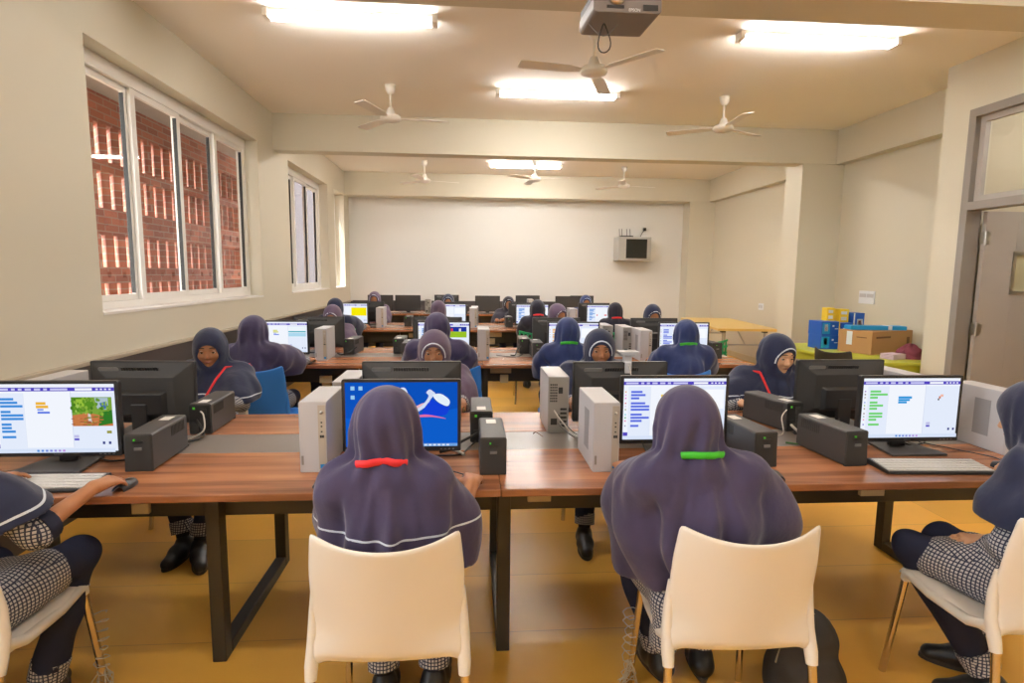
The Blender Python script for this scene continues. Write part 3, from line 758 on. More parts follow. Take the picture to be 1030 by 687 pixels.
# second row
s2 = [(.65, .16, .98, .5, (236, 244, 250)), (.65, .3, .98, .34, (60, 170, 190)), (.65, .36, .98, .48, (170, 214, 236))]
s3 = [(.6, .14, .95, .3, (30, 50, 150)), (.64, .2, .68, .34, (210, 60, 60)), (.8, .2, .84, .34, (220, 220, 225)), (.6, .3, .95, .5, (150, 190, 40))]
s4 = [(.52, .2, .98, .62, (246, 232, 10))]
monitor(-1.6, 5.0, 0, 'lit monitor on the second row left showing a blue sea picture', gN + ' in the second row', ui_blocks(5, stage=s2, sprite=(214, 214, 110)))
monitor(-.22, 5.0, 0, 'lit monitor on the second row with a green field picture', gN + ' in the second row', ui_blocks(6, stage=s3))
monitor(.92, 5.0, 0, 'lit monitor behind the second row girl wearing a green ribbon, with orange blocks', gN + ' in the second row', ui_blocks(7, (240, 180, 60), sprite=None))
monitor(1.92, 5.0, 0, 'lit monitor at the right end of the second row', gN + ' in the second row', ui_blocks(8, (100, 120, 225), sprite=(240, 210, 70)))
monitor(-1.4, 5.45, PI, 'back of the black monitor left of the white tower on the second row', gF + ' in the second row', None)
monitor(-.3, 5.45, PI, 'back of the black monitor behind the girls in the middle of the second row', gF + ' in the second row', None)
monitor(.84, 5.45, PI, 'back of the black monitor above the orange block screen on the second row', gF + ' in the second row', None)
monitor(1.8, 5.45, PI, 'back of the black monitor at the right of the second row, below a watching girl', gF + ' in the second row', None)
# third row
monitor(-1.6, 7.9, 0, 'small far lit monitor showing a yellow picture', gN + ' in the third row', ui_blocks(9, stage=s4, sprite=None))
monitor(-.27, 7.9, 0, 'small far lit monitor, nearly all white, left of the centre aisle towers', gN + ' in the third row', ui_blocks(10, sprite=None))
monitor(.87, 7.9, 0, 'small far lit monitor behind the girl with the red collar ribbon at centre', gN + ' in the third row', ui_blocks(11, sprite=None))
monitor(1.86, 7.9, 0, 'small far lit monitor with small red marks, third row right', gN + ' in the third row', ui_blocks(12, sprite=None, stage=[(.3, .5, .34, .56, (220, 60, 50)), (.55, .5, .63, .56, (220, 60, 50))]))
monitor(-1.45, 8.3, PI, 'back of the far black monitor on the third row left, beside the trunking wall', gF + ' in the third row', None)
monitor(-.3, 8.3, PI, 'back of the far black monitor on the third row, left of centre', gF + ' in the third row', None)
monitor(.8, 8.3, PI, 'back of the far black monitor on the third row, right of centre', gF + ' in the third row', None)
monitor(1.83, 8.3, PI, 'back of the far black monitor on the third row, right end', gF + ' in the third row', None)
# back row, switched off
for i, (x, y, t_) in enumerate(((-1.63, 10.72, 'leftmost blank grey monitor on the back row, behind a girl'), (-1.13, 10.72, 'second blank grey monitor from the left on the back row'),
                 (.34, 10.72, 'blank grey monitor standing left of centre aisle on the back row, third large one'), (1.12, 11.0, 'blank grey monitor low on the back row behind the red ribbon girl'),
                 (1.86, 10.8, 'blank black monitor on the back row above the right part of the desks'))):
    monitor(x, y, 0, t_, 'switched off monitors on the back row', None)
monitor(-.43, 11.0, PI, 'back of the black monitor on the far side of the back row, left', 'monitors at the back wall', None)
monitor(2.2, 11.1, PI, 'back of the black monitor at the right end of the back row', 'monitors at the back wall', None)

gT = 'white desktop computer towers'
tower(-.58, 2.125, 0, 'white desktop tower with front ports left of the girl in front wearing red ribbon', gT)
tower(.52, 2.08, 0, 'white desktop tower left of the girl in front wearing green ribbon', gT)
tower(2.325, 2.2, 0, 'white desktop tower seen side on at the right end of the front desk', gT)
tower(-.55, 2.83, PI - .0, 'white desktop tower seen from behind, just behind the front left tower', gT)
tower(.42, 2.93, PI, 'open backed white tower with loose cables at the middle of the front desk', gT, 'open')
tower(-1.87, 2.85, PI, 'white desktop tower at the left wall, seen over the forest screen', gT)
tower(2.22, 2.95, PI, 'white desktop tower standing behind the right black monitor', gT)
tower(-1.25, 4.9, 0, 'white tower on the second row left beside the sea picture screen', gT)
tower(.125, 4.9, 0, 'white tower on the second row at the centre beside the bare wood', gT)
tower(1.54, 4.85, 0, 'white tower on the second row left of the rightmost screen', gT)
tower(1.46, 5.45, PI, 'white tower seen from behind, next to the rightmost second row screen', gT)
tower(1.31, 5.62, PI, 'white tower seen from behind on the second row, left of its neighbour', gT)
tower(-1.21, 7.85, 0, 'white tower on the third row beside the yellow picture screen', gT)
tower(.055, 7.85, 0, 'white tower on the third row at the centre gap', gT)
tower(.08, 8.45, PI, 'white tower on the third row seen from behind at the centre gap', gT)
tower(1.45, 7.85, 0, 'white tower on the third row left of its rightmost screen', gT)
tower(1.15, 10.65, 0, 'small pale tower on the back row right of centre', gT)
tower(-.75, 10.8, PI, 'small pale tower on the back row left of centre', gT)
gU = 'black backup power units'
ups(-1.228, 2.16, .05, 'black power backup box beside the forest screen at the left', gU)
ups(-1.24, 2.96, PI + .04, 'black power backup box seen from its cable side near the watching girl', gU)
ups(.09, 2.065, 0, 'black power backup box at the right hand of the girl wearing red ribbon', gU)
ups(.055, 2.78, PI, 'black power backup box with cables behind the one at the centre', gU)
ups(1.165, 2.1, .1, 'black power backup box right of the girl wearing green ribbon', gU)
ups(1.54, 2.1, .09, 'black power backup box left of the rightmost lit screen', gU)
ups(1.5, 2.9, PI + .26, 'black power backup box in front of the girl with the red neck ribbon', gU)
ups(-1.06, 5.55, PI - .1, 'black power backup box right of the second row left tower', gU)
ups(-.65, 5.6, PI, 'black power backup box on the bare second row desk', gU)
ups(-.535, 4.95, 0, 'black power backup box behind the girls of the second row middle', gU)
ups(.52, 5.6, PI, 'black power backup box at the far edge of the second row, centre right', gU)
ups(.61, 5.0, 0, 'black power backup box left of the orange block screen', gU)
ups(2.25, 5.0, .15, 'black power backup box at the right end of the second row', gU)
ups(.56, 7.95, 0, 'black power backup box on the third row beside the white lit screen', gU)
ups(-.85, 8.3, PI, 'black power backup box on the third row behind its left tower', gU)
ups(-.08, 10.75, 0, 'black power backup box on the back row left of centre', gU)
ups(.78, 10.75, 0, 'black power backup box on the back row right of centre', gU)

keyboard(-1.5, 2.03, 0, 'white keyboard by the hand of the girl at the left edge')
keyboard(1.82, 2.06, -.06, 'white keyboard in front of the screen with green blocks')
keyboard(-.33, 2.03, 0, 'white keyboard hidden in front of the girl wearing red ribbon')
keyboard(.82, 2.02, 0, 'white keyboard hidden in front of the girl wearing green ribbon')
keyboard(1.86, 2.9, PI, 'white keyboard under the rightmost turned away monitor')
keyboard(-1.5, 4.76, 0, 'dark keyboard in front of the girl by the second row sea screen', True)
keyboard(-.55, 8.45, PI, 'white keyboard lying on the third row desk at the left')
keyboard(-.62, 10.6, 0, 'white keyboard lying on the back row desk')
mouse(-1.185, 2.0, 0, 'black mouse under the hand of the girl at the left edge')
mouse(-.0, 1.99, .2, 'black mouse under the hand of the girl wearing red ribbon')
mouse(2.12, 2.04, .3, 'black mouse under the hand at the right edge')
mouse(1.14, 1.99, 0, 'black mouse hidden by the girl wearing green ribbon')

cable([(-1.6, 2.3, .8), (-1.5, 2.33, .76), (-1.38, 2.28, .7545), (-1.29, 2.38, .7545), (-1.2, 2.48, .755)], 'black cable curling from the forest screen to the power box')
cable([(-.3, 2.26, .78), (-.2, 2.3, .756), (-.05, 2.3, .7545), (.0, 2.4, .7545), (.03, 2.44, .77)], 'black cable behind the blue wallpaper screen going to the power box')
cable([(-.18, 2.2, .7545), (-.08, 2.12, .7545), (-.0, 2.045, .756)], 'thin black mouse cable near the girl wearing red ribbon', r=.0022)
cable([(.04, 2.46, .8), (-.03, 2.44, .77), (-.08, 2.38, .7545), (-.12, 2.34, .7545)], 'thick black plug lead at the back of the centre power box', r=.006)
cable([(.08, 2.47, .84), (.14, 2.45, .85), (.145, 2.43, .78), (.13, 2.42, .756)], 'black lead looping over the side of the centre rear power box', r=.005)
cable([(-.16, 2.42, .7535), (-.06, 2.36, .7545), (-.02, 2.3, .755)], 'white plug lead on the grey strip near the blue wallpaper screen', 'cable_white', .006)
cable([(.42, 2.62, .84), (.45, 2.58, .8), (.5, 2.55, .76), (.56, 2.5, .7545), (.62, 2.55, .755), (.57, 2.6, .757)], 'black cable looping out of the open backed tower')
cable([(.4, 2.62, .86), (.43, 2.57, .82), (.49, 2.53, .765), (.6, 2.48, .755)], 'white cable coming out of the open backed tower', 'cable_white')
cable([(.42, 2.62, .8), (.46, 2.54, .77), (.52, 2.5, .7545), (.66, 2.52, .7545)], 'grey cable at the foot of the open backed tower', 'grey_mark')
cable([(.52, 2.56, .7545), (.55, 2.55, .8), (.6, 2.55, .83), (.63, 2.56, .79), (.59, 2.56, .756), (.53, 2.53, .7545)], 'black cable coil standing beside the open backed tower')
cable([(.3, 2.6, .7545), (.31, 2.57, .77), (.34, 2.55, .7545)], 'thin brown cable at the left foot of the open tower', 'cardboard_mark', .002)
cable([(1.53, 2.6, .86), (1.49, 2.57, .83), (1.49, 2.55, .757), (1.42, 2.52, .7545)], 'white cable falling from the rear power box near the red ribbon girl', 'cable_white', .003)
cable([(1.6, 2.62, .82), (1.61, 2.57, .79), (1.55, 2.56, .757), (1.6, 2.54, .7545)], 'black plug lead of the rear power box near the red ribbon girl', r=.006)
cable([(1.5, 2.43, .7535), (1.52, 2.47, .78), (1.5, 2.5, .81), (1.53, 2.53, .79), (1.56, 2.5, .757), (1.53, 2.42, .7545)], 'white tangled cable bundle behind the right power box', 'cable_white', .006)
cable([(1.43, 2.42, .7535), (1.48, 2.38, .757), (1.54, 2.41, .756), (1.58, 2.46, .7535)], 'green cable bit on the grey strip behind the right power box', 'cable_green', .004)
cable([(1.9, 2.36, .79), (1.96, 2.34, .76), (2.05, 2.38, .7545), (2.1, 2.42, .7545)], 'black cable under the screen with green blocks')
cable([(2.05, 2.4, .7545), (2.12, 2.3, .7545), (2.2, 2.17, .7545), (2.16, 2.1, .757)], 'thin black mouse cable passing the right end tower', r=.0022)
cable([(-1.24, 2.65, .82), (-1.2, 2.6, .8), (-1.19, 2.58, .76), (-1.28, 2.5, .7535), (-1.4, 2.46, .7535)], 'black plug lead behind the left power box', r=.006)
cable([(-1.22, 2.65, .86), (-1.19, 2.61, .85), (-1.18, 2.58, .79), (-1.24, 2.57, .7545)], 'white plug lead on the rear left power box', 'cable_white', .0035)
cable([(-1.47, 2.68, .8), (-1.4, 2.66, .77), (-1.36, 2.67, .8), (-1.33, 2.68, .84)], 'black video cable under the back of the left rear monitor')
cable([(1.84, 2.66, .8), (1.8, 2.62, .77), (1.76, 2.62, .757), (1.7, 2.6, .7545)], 'black video cable under the back of the right rear monitor')
cable([(1.66, 2.62, .7545), (1.62, 2.66, .79), (1.64, 2.7, .84)], 'white video cable under the back of the right rear monitor', 'cable_white', .003)
cable([(-1.02, 5.25, .82), (-1.08, 5.2, .78), (-1.15, 5.22, .7545), (-1.2, 5.3, .7545)], 'black lead on the second row beside the left power box', r=.006)
cable([(.25, 5.2, .7545), (.35, 5.1, .7545), (.45, 5.12, .7545), (.5, 5.22, .77)], 'thin black cable on the bare second row desk at the centre')
cable([(-1.45, 5.06, .8), (-1.4, 5.02, .757), (-1.3, 5.06, .7545), (-1.25, 5.25, .7545)], 'black cable beside the sea picture screen')
cable([(-.45, 5.26, .83), (-.42, 5.2, .8), (-.48, 5.18, .757), (-.56, 5.2, .7545)], 'black lead hanging from the power box on the bare second row desk', r=.006)
cable([(.48, 5.26, .83), (.44, 5.2, .8), (.42, 5.18, .757), (.38, 5.2, .7545)], 'black lead hanging from the far centre right power box', r=.006)

# small white bracket on the rear monitor, with a lead
r = thing('webcam_bracket', 'white clip-on bracket with a lead on top of a turned away monitor', 'webcam', (.755, 2.665, TT + .3335))
MB().hexa([(-.03, -.03, .035), (.03, -.03, .035), (.03, .03, .035), (-.03, .03, .035)], [(-.05, -.035, .055), (.05, -.035, .055), (.05, .035, .055), (-.05, .035, .055)]).build('head', 'tower_white', r, bevel=.003)
MB().box(-.02, .02, -.012, .012, 0, .036).box(-.016, .016, -.026, -.018, -.05, .0).box(-.016, .016, -.026, .012, -.001, .004).build('clip', 'tower_white', r, bevel=.002)
MB().tube([(0, -.03, -.01), (.01, -.035, -.05), (.02, -.035, -.11), (.024, -.04, -.2)], .0028, 6).build('lead', 'cable_white', r)

# ------------------------------------------------------------------ chairs
CH = {}
def chair(x, y, rz, kind, label, group):
    if kind not in CH:
        m_ = {'white': 'chair_white', 'blue': 'chair_blue', 'green': 'chair_green', 'black': 'chair_black'}[kind]
        r = thing('plastic_chair', label, 'chair')
        prof = [(-.285, .80), (-.268, .72), (-.25, .62), (-.234, .52), (-.222, .455), (-.2, .426), (-.1, .42), (.03, .428), (.14, .44), (.19, .434), (.205, .415)]
        def fn(u, v):
            t = v * (len(prof) - 1); i = min(int(t), len(prof) - 2); q = t - i
            yy = prof[i][0] * (1 - q) + prof[i + 1][0] * q; zz = prof[i][1] * (1 - q) + prof[i + 1][1] * q
            s = (u - .5) * 2; bk = max(0, min(1, (zz - .43) / .1)) if yy < -.1 else 0
            w_ = .205 + .006 * bk - .012 * max(0, (yy - .05) / .15) - (.012 * max(0, (zz - .7) / .1) if bk else 0)
            yy += bk * .06 * s * s; top = max(0, (zz - .70) / .1) if bk else 0
            zz += top * (.035 * abs(s) ** 2.4 - .015) + (1 - bk) * (.012 * s * s - .02 * max(0, abs(s) - .86) / .14)
            return (s * w_, yy, zz)
        m = MB()
        if kind == 'green':   # lattice back: thin slats above the seat
            def back(u0, u1, v0, v1): m.grid(lambda u, v: fn(u0 + (u1 - u0) * u, v0 + (v1 - v0) * v), 4, 3)
            m.grid(lambda u, v: fn(u, .42 + .58 * v), 12, 12)
            for i in range(9): back(.02 + i * .11, .07 + i * .11, .02, .42)
            for i in range(6): back(0, 1, .0 + i * .075, .035 + i * .075)
        else: m.grid(fn, 16, 30)
        m.build('shell', m_, r, solid=.012, sub=1)
        for sx in (-1, 1):
            m = MB(); m.tube([(sx * .204, -.185, .63), (sx * .206, -.18, .56), (sx * .208, -.185, .48), (sx * .21, -.205, .42), (sx * .21, -.215, .385)], [.008, .014, .018, .019, .0165], 12)
            m.tube([(sx * .2, -.19, .45), (sx * .199, -.1, .415), (sx * .195, .05, .412), (sx * .188, .15, .425), (sx * .184, .175, .42), (sx * .184, .18, .395)], [.016, .017, .017, .018, .018, .016], 10)
            m.build('side_rail', m_, r)
            MB().tube([(sx * .21, -.213, .395), (sx * .228, -.27, .0)], .0125, 10).build('leg', 'chrome', r)
            MB().tube([(sx * .184, .178, .405), (sx * .205, .225, .0)], .0125, 10).build('leg', 'chrome', r)
        CH[kind] = r; tree_of(r)
        if kind in ('blue', 'green'): r.scale = (1, 1, 1.05)
        return place(r, True, (x, y, 0), rz, label, group)
    return place(CH[kind], False, (x, y, 0), rz, label, group)
BLUE_SCALE = 1.05
gC = 'white plastic chairs'
chair(-.222, 1.7, 0, 'white', 'white plastic chair of the girl in front wearing red ribbon', gC)
chair(.79, 1.69, -.04, 'white', 'white plastic chair of the girl in front wearing green ribbon', gC)
chair(-1.5, 1.77, 0, 'white', 'white plastic chair cut off by the left edge', gC)
chair(1.79, 1.7, 0, 'white', 'white plastic chair cut off by the right edge', gC)
chair(1.74, 3.37, PI - .3, 'white', 'white plastic chair behind the girl wearing a red ribbon at the right', gC)
chair(-1.64, 3.55, PI, 'white', 'white plastic chair hidden behind the watching girl at the left', gC)
chair(-.2, 3.55, PI, 'white', 'white plastic chair hidden behind the blue wallpaper screen', gC)
chair(.78, 3.55, PI, 'white', 'white plastic chair hidden behind the monitor with the white bracket', gC)
gB = 'blue plastic chairs'
chair(-1.47, 4.2, .0, 'blue', 'blue plastic chair of the girl by the second row sea screen', gB)
chair(-.14, 4.2, .1, 'blue', 'blue plastic chair of the second row girl left of centre', gB)
chair(.74, 4.2, 0, 'blue', 'blue plastic chair of the second row girl in blue with green ribbon', gB)
chair(1.48, 4.03, -.05, 'blue', 'blue plastic chair of the girl at the right end of the second row', gB)
gG = 'green lattice chairs'
chair(.76, 6.72, 0, 'green', 'green lattice chair of the girl with the red ribbon at centre', gG)
chair(1.8, 6.72, -.1, 'green', 'green lattice chair of the girl with the red ribbon at right', gG)
chair(2.72, 6.45, 0, 'green', 'green chair seen over the power box at the right end of the second row', gG).scale = (1, 1, .97)
chair(-1.5, 6.9, 0, 'green', 'green chair hidden behind the second row at the left', gG)
chair(3.7, 5.28, -1.27, 'black', 'black plastic chair in front of the piled boxes', 'black chairs')

# ------------------------------------------------------------------ right side furniture
r = thing('folding_table', 'pale yellow topped folding table against the right wall', 'table', (4.08, 8.87, 0), -.11)
MB().box(-.43, .43, -1.04, 1.04, .715, .75).build('table_top', 'yellow_top', r, bevel=.004)
for sy in (-.85, .85):
    m = MB()
    for sx in (-.3, .3): m.tube([(sx, sy, .7), (sx, sy, 0)], .014, 8)
    m.tube([(-.3, sy, .5), (.3, sy, .5)], .01, 8).tube([(-.3, sy, .12), (.3, sy, .12)], .01, 8)
    m.build('leg_frame', 'rack_steel', r)
    MB().tube([(0.03, sy, .5), (.03, sy * .55, .7)], .009, 8).build('brace', 'rack_steel', r)
    for sx in (-.3, .3): MB().box(sx - .03, sx + .03, sy - .04, sy + .04, .68, .7145).build('hinge_block', 'black_matte', r)
# lime desk with the boxes
LZ = .68
r = thing('lime_table', 'lime green topped table beside the door wall', 'table', (4.27, 5.95, 0))
MB().box(-.52, .63, -.77, .82, LZ - .03, LZ).build('table_top', 'lime_top', r, bevel=.004)
MB().box(-.46, .58, -.71, .77, LZ - .13, LZ - .031).build('apron', 'lime_top', r)
for sx in (-.45, .57):
    for sy in (-.7, .74): MB().box(sx - .02, sx + .02, sy - .02, sy + .02, 0, LZ - .13).build('leg', 'table_metal', r)
def carton(x, y, z, sx, sy, sz, rz, label, m, group=None, name='cardboard_box', prints=()):
    r = thing(name, label, 'box', (x, y, z), rz, group)
    MB().box(-sx / 2, sx / 2, -sy / 2, sy / 2, 0, sz).build('carton', m, r, bevel=.002)
    for (f, a0, b0, a1, b1, pm) in prints:
        o = MB()
        if f == 'f': o.box((a0 - .5) * sx, (a1 - .5) * sx, -sy / 2 - .0012, -sy / 2, b0 * sz, b1 * sz)
        if f == 'l': o.box(-sx / 2 - .0012, -sx / 2, (.5 - a1) * sy, (.5 - a0) * sy, b0 * sz, b1 * sz)
        if f == 't': o.box((a0 - .5) * sx, (a1 - .5) * sx, (b0 - .5) * sy, (b1 - .5) * sy, sz, sz + .001)
        o.build('printed_mark', pm, r)
    return r

P_blue = (('f', .06, .12, .47, .9, 'box_cyan'), ('f', .17, .3, .36, .8, 'print_white'), ('f', .2, .35, .32, .62, 'print_red'), ('f', .6, .62, .7, .74, 'print_white'), ('f', .74, .45, .92, .5, 'print_white'), ('f', .955, .0, 1, 1, 'box_yellow'))
gx = 'blue product boxes on the lime table'
b1 = carton(4.09, 6.3, LZ, .22, .24, .158, 0, 'blue printed box at the bottom left of the box pile', 'box_blue', gx, prints=P_blue)
b2 = carton(4.085, 6.3, LZ + .158, .22, .24, .158, .02, 'blue printed box stacked above the bottom left one, with white and red picture', 'box_blue', gx, prints=P_blue)
P_b2 = (('f', .1, .4, .3, .62, 'print_white'), ('f', .4, .7, .9, .76, 'print_white'), ('f', .93, 0, 1, 1, 'box_yellow'))
carton(4.3, 6.31, LZ, .14, .24, .15, 0, 'narrow blue box at the bottom beside the brown carton', 'box_blue', gx, prints=P_b2)
carton(4.3, 6.31, LZ + .15, .14, .24, .15, -.02, 'narrow blue box stacked on another beside the brown carton', 'box_blue', gx, prints=P_b2)
P_y = (('f', .2, .15, .8, .4, 'print_white'), ('f', .2, .6, .8, .82, 'print_white'))
carton(4.15, 6.34, LZ + .316, .09, .1, .15, 0, 'yellow box on top of the pile, left one of the pair', 'box_yellow', 'yellow boxes on the pile', prints=P_y)
carton(4.3, 6.34, LZ + .302, .115, .13, .15, 0, 'yellow box on top of the pile, right one of the pair', 'box_yellow', 'yellow boxes on the pile', prints=P_y)
carton(4.46, 6.34, LZ + .24, .13, .2, .17, 0, 'blue box with a red and white picture on top of the pile at right', 'box_blue', gx, prints=(('f', .0, 0, .12, 1, 'print_white'), ('f', .35, .1, .85, .6, 'print_white'), ('f', .45, .2, .75, .5, 'print_red')))
carton(4.46, 6.35, LZ, .15, .2, .2395, 0, 'yellow box low in the pile behind the brown carton', 'box_yellow', 'yellow boxes on the pile')
r = carton(4.495, 6.0, LZ, .68, .38, .245, .35, 'large brown cardboard carton on the lime table', 'cardboard', prints=(('l', .25, .35, .42, .95, 'print_white'), ('l', .55, .7, .85, .74, 'cardboard_mark'), ('f', .1, .7, .45, .78, 'cardboard_mark'), ('f', .86, .3, .93, .7, 'cardboard_mark'), ('t', 0, .49, 1, .51, 'cardboard_mark')))
MB().box(-.34, .34, -.02, .02, .2455, .2462).build('packing_tape', 'cardboard_mark', r)
r = thing('flat_package', 'long flat bright blue package lying on the brown carton', 'package', (4.47, 5.98, LZ + .2465), -.12)
MB().rbox(-.3, .3, -.07, .07, 0, .045, .01).build('wrapper', 'box_cyan', r, bevel=.004); MB().box(.1, .14, -.0715, .0715, .004, .0465).build('printed_mark', 'print_white', r)
rn = random.Random(3)
def lump(name, c, sz, m, seed):
    rn = random.Random(seed); ph = [rn.uniform(0, 6) for _ in range(6)]
    def fn(u, v):
        a = u * 2 * PI; b = v * PI / 2
        k = 1 + .16 * math.sin(3 * a + ph[0]) + .1 * math.sin(7 * a + ph[1] + 3 * b) + .08 * math.sin(9 * b + ph[2])
        return (c[0] + sz[0] * math.cos(a) * math.cos(b) * k, c[1] + sz[1] * math.sin(a) * math.cos(b) * k, c[2] + sz[2] * math.sin(b) * (1 + .15 * math.sin(4 * a)) + .001)
    return MB().grid(fn, 32, 12).build(name, m)
tag(lump('cloth_bundle', (4.52, 5.5, LZ), (.13, .12, .13), 'maroon_cloth', 4), 'crumpled maroon cloth bundle at the end of the lime table', 'cloth')
r = thing('paper_stack', 'pale pink papers lying beside the maroon cloth bundle', 'papers', (4.28, 5.44, LZ), .3)
for k in range(4): MB().box(-.09, .09, -.07, .07, .002 + k * .014, .013 + k * .014).build('sheet_pad', 'pink_paper', r)
tag(MB().rbox(-.05, .05, -.03, .03, 0, .1, .01).build('red_box', 'red_plastic', None, bevel=.004), 'small bright red box on the third row desk, far right', 'box').location = (2.06, 8.45, TT)
# ------------------------------------------------------------------ soft bodies: distance fields turned into one closed surface
class Field:
    def __init__(s, lo, hi, h):
        s.h = h; s.o = np.array(lo, np.float32); n = np.ceil((np.array(hi) - np.array(lo)) / h).astype(int) + 1
        s.n = n; s.F = np.full(n, 1.0, np.float32)
        s.ax = [s.o[i] + h * np.arange(n[i], dtype=np.float32) for i in range(3)]
    def block(s, lo, hi):
        a = np.clip(np.floor((np.array(lo) - s.o) / s.h).astype(int), 0, s.n); b = np.clip(np.ceil((np.array(hi) - s.o) / s.h).astype(int) + 1, 0, s.n)
        if np.any(b <= a): return None
        X = s.ax[0][a[0]:b[0]][:, None, None]; Y = s.ax[1][a[1]:b[1]][None, :, None]; Z = s.ax[2][a[2]:b[2]][None, None, :]
        return (slice(a[0], b[0]), slice(a[1], b[1]), slice(a[2], b[2])), X, Y, Z
    def put(s, sl, d, k, op):
        f = s.F[sl]
        if op == 'u':
            if k > 0:
                hh = np.clip(.5 + .5 * (f - d) / k, 0, 1); s.F[sl] = f * (1 - hh) + d * hh - k * hh * (1 - hh)
            else: s.F[sl] = np.minimum(f, d)
        else:
            if k > 0:
                d = -d; hh = np.clip(.5 - .5 * (f - d) / k, 0, 1); s.F[sl] = f * (1 - hh) + d * hh + k * hh * (1 - hh)
            else: s.F[sl] = np.maximum(f, -d)
    def cap(s, a, b, ra, rb=None, k=.02, op='u', sq=None):
        rb = ra if rb is None else rb; a = np.array(a, float); b = np.array(b, float); m = max(ra, rb) + k + 2 * s.h
        q = s.block(np.minimum(a, b) - m, np.maximum(a, b) + m)
        if q is None: return s
        sl, X, Y, Z = q; ab = b - a; L = max(float(ab @ ab), 1e-9)
        t = np.clip(((X - a[0]) * ab[0] + (Y - a[1]) * ab[1] + (Z - a[2]) * ab[2]) / L, 0, 1)
        d = np.sqrt((X - a[0] - t * ab[0]) ** 2 + (Y - a[1] - t * ab[1]) ** 2 + (Z - a[2] - t * ab[2]) ** 2) - (ra + (rb - ra) * t)
        s.put(sl, d, k, op); return s
    def ell(s, c, r, k=.02, op='u', M=None):
        c = np.array(c, float); r = np.array(r, float); m = max(r) + k + 2 * s.h
        q = s.block(c - m, c + m)
        if q is None: return s
        sl, X, Y, Z = q; x, y, z = X - c[0], Y - c[1], Z - c[2]
        if M is not None:
            A = np.array(M).T; x, y, z = A[0, 0] * x + A[0, 1] * y + A[0, 2] * z, A[1, 0] * x + A[1, 1] * y + A[1, 2] * z, A[2, 0] * x + A[2, 1] * y + A[2, 2] * z
        k0 = np.sqrt((x / r[0]) ** 2 + (y / r[1]) ** 2 + (z / r[2]) ** 2); k1 = np.sqrt((x / r[0] ** 2) ** 2 + (y / r[1] ** 2) ** 2 + (z / r[2] ** 2) ** 2)
        d = k0 * (k0 - 1) / np.maximum(k1, 1e-6)
        s.put(sl, d, k, op); return s
    def plane(s, p, n, k=.01):
        """keeps the side the normal points away from"""
        n = np.array(n, float); n /= np.linalg.norm(n)
        X = s.ax[0][:, None, None]; Y = s.ax[1][None, :, None]; Z = s.ax[2][None, None, :]
        d = (X - p[0]) * n[0] + (Y - p[1]) * n[1] + (Z - p[2]) * n[2]
        s.F = np.maximum(s.F, d).astype(np.float32); return s
    def warp(s, fn):
        X = s.ax[0][:, None, None]; Y = s.ax[1][None, :, None]; Z = s.ax[2][None, None, :]
        s.F = (s.F + fn(X, Y, Z)).astype(np.float32); return s
    def at(s, p):
        i = np.round((np.array(p) - s.o) / s.h).astype(int)
        if np.any(i < 0) or np.any(i >= s.n): return 1.0
        return float(s.F[tuple(i)])
    def march(s, p, d, far=.5):
        """last point along the ray from p that is still inside"""
        p = np.array(p, float); d = np.array(d, float); d /= np.linalg.norm(d); t = 0; last = 0
        while t < far:
            if s.at(p + d * t) < 0: last = t
            elif last and t - last > .05: break
            t += s.h * .5
        return p + d * last
    def mesh(s):
        F = s.F; F[0] = F[-1] = 1; F[:, 0] = F[:, -1] = 1; F[:, :, 0] = F[:, :, -1] = 1
        I = F < 0; c = np.zeros(np.array(F.shape) - 1, np.int8)
        cs = [(i, j, k) for i in (0, 1) for j in (0, 1) for k in (0, 1)]
        def S(A, o): return A[o[0]:A.shape[0] - 1 + o[0], o[1]:A.shape[1] - 1 + o[1], o[2]:A.shape[2] - 1 + o[2]]
        for o in cs: c += S(I, o)
        cell = np.argwhere((c > 0) & (c < 8)); n = len(cell)
        idx = np.full(c.shape, -1, np.int32); idx[tuple(cell.T)] = np.arange(n)
        pos = np.zeros((n, 3)); cnt = np.zeros(n)
        V = {o: F[cell[:, 0] + o[0], cell[:, 1] + o[1], cell[:, 2] + o[2]] for o in cs}
        for a in cs:
            for ax in range(3):
                if a[ax]: continue
                b = list(a); b[ax] = 1; b = tuple(b); fa, fb = V[a], V[b]; m = (fa < 0) != (fb < 0)
                t = np.where(m, fa / np.where(m, fa - fb, 1), 0); p = np.tile(np.array(a, float), (n, 1)); p[:, ax] += t
                pos += p * m[:, None]; cnt += m
        pos = s.o + (cell + pos / cnt[:, None]) * s.h
        quads = []
        for ax in range(3):
            u, v = (ax + 1) % 3, (ax + 2) % 3; sl0 = [slice(None)] * 3; sl1 = [slice(None)] * 3; sl0[ax] = slice(0, -1); sl1[ax] = slice(1, None)
            A, B = I[tuple(sl0)], I[tuple(sl1)]
            e = np.argwhere(A != B); fl = A[tuple(e.T)]
            def g(du, dv):
                q = e.copy(); q[:, u] -= du; q[:, v] -= dv; return idx[tuple(q.T)]
            q = np.stack([g(1, 1), g(0, 1), g(0, 0), g(1, 0)], 1); q[~fl] = q[~fl][:, ::-1]; quads.append(q)
        return pos, np.concatenate(quads)
    def build(s, name, m, parent, piping=None, smooth=1):
        pos, q = s.mesh(); q = q[(q >= 0).all(1)]
        for _ in range(smooth):   # relax a little along the surface
            acc = np.zeros_like(pos); cn = np.zeros(len(pos))
            for i in range(4):
                np.add.at(acc, q[:, i], pos[q[:, (i + 1) % 4]]); np.add.at(acc, q[:, i], pos[q[:, (i + 3) % 4]]); np.add.at(cn, q[:, i], 2)
            ok = cn > 0; pos[ok] = pos[ok] * .5 + .5 * acc[ok] / cn[ok][:, None]
        me = bpy.data.meshes.new(name); me.vertices.add(len(pos)); me.vertices.foreach_set('co', pos.astype(np.float32).ravel())
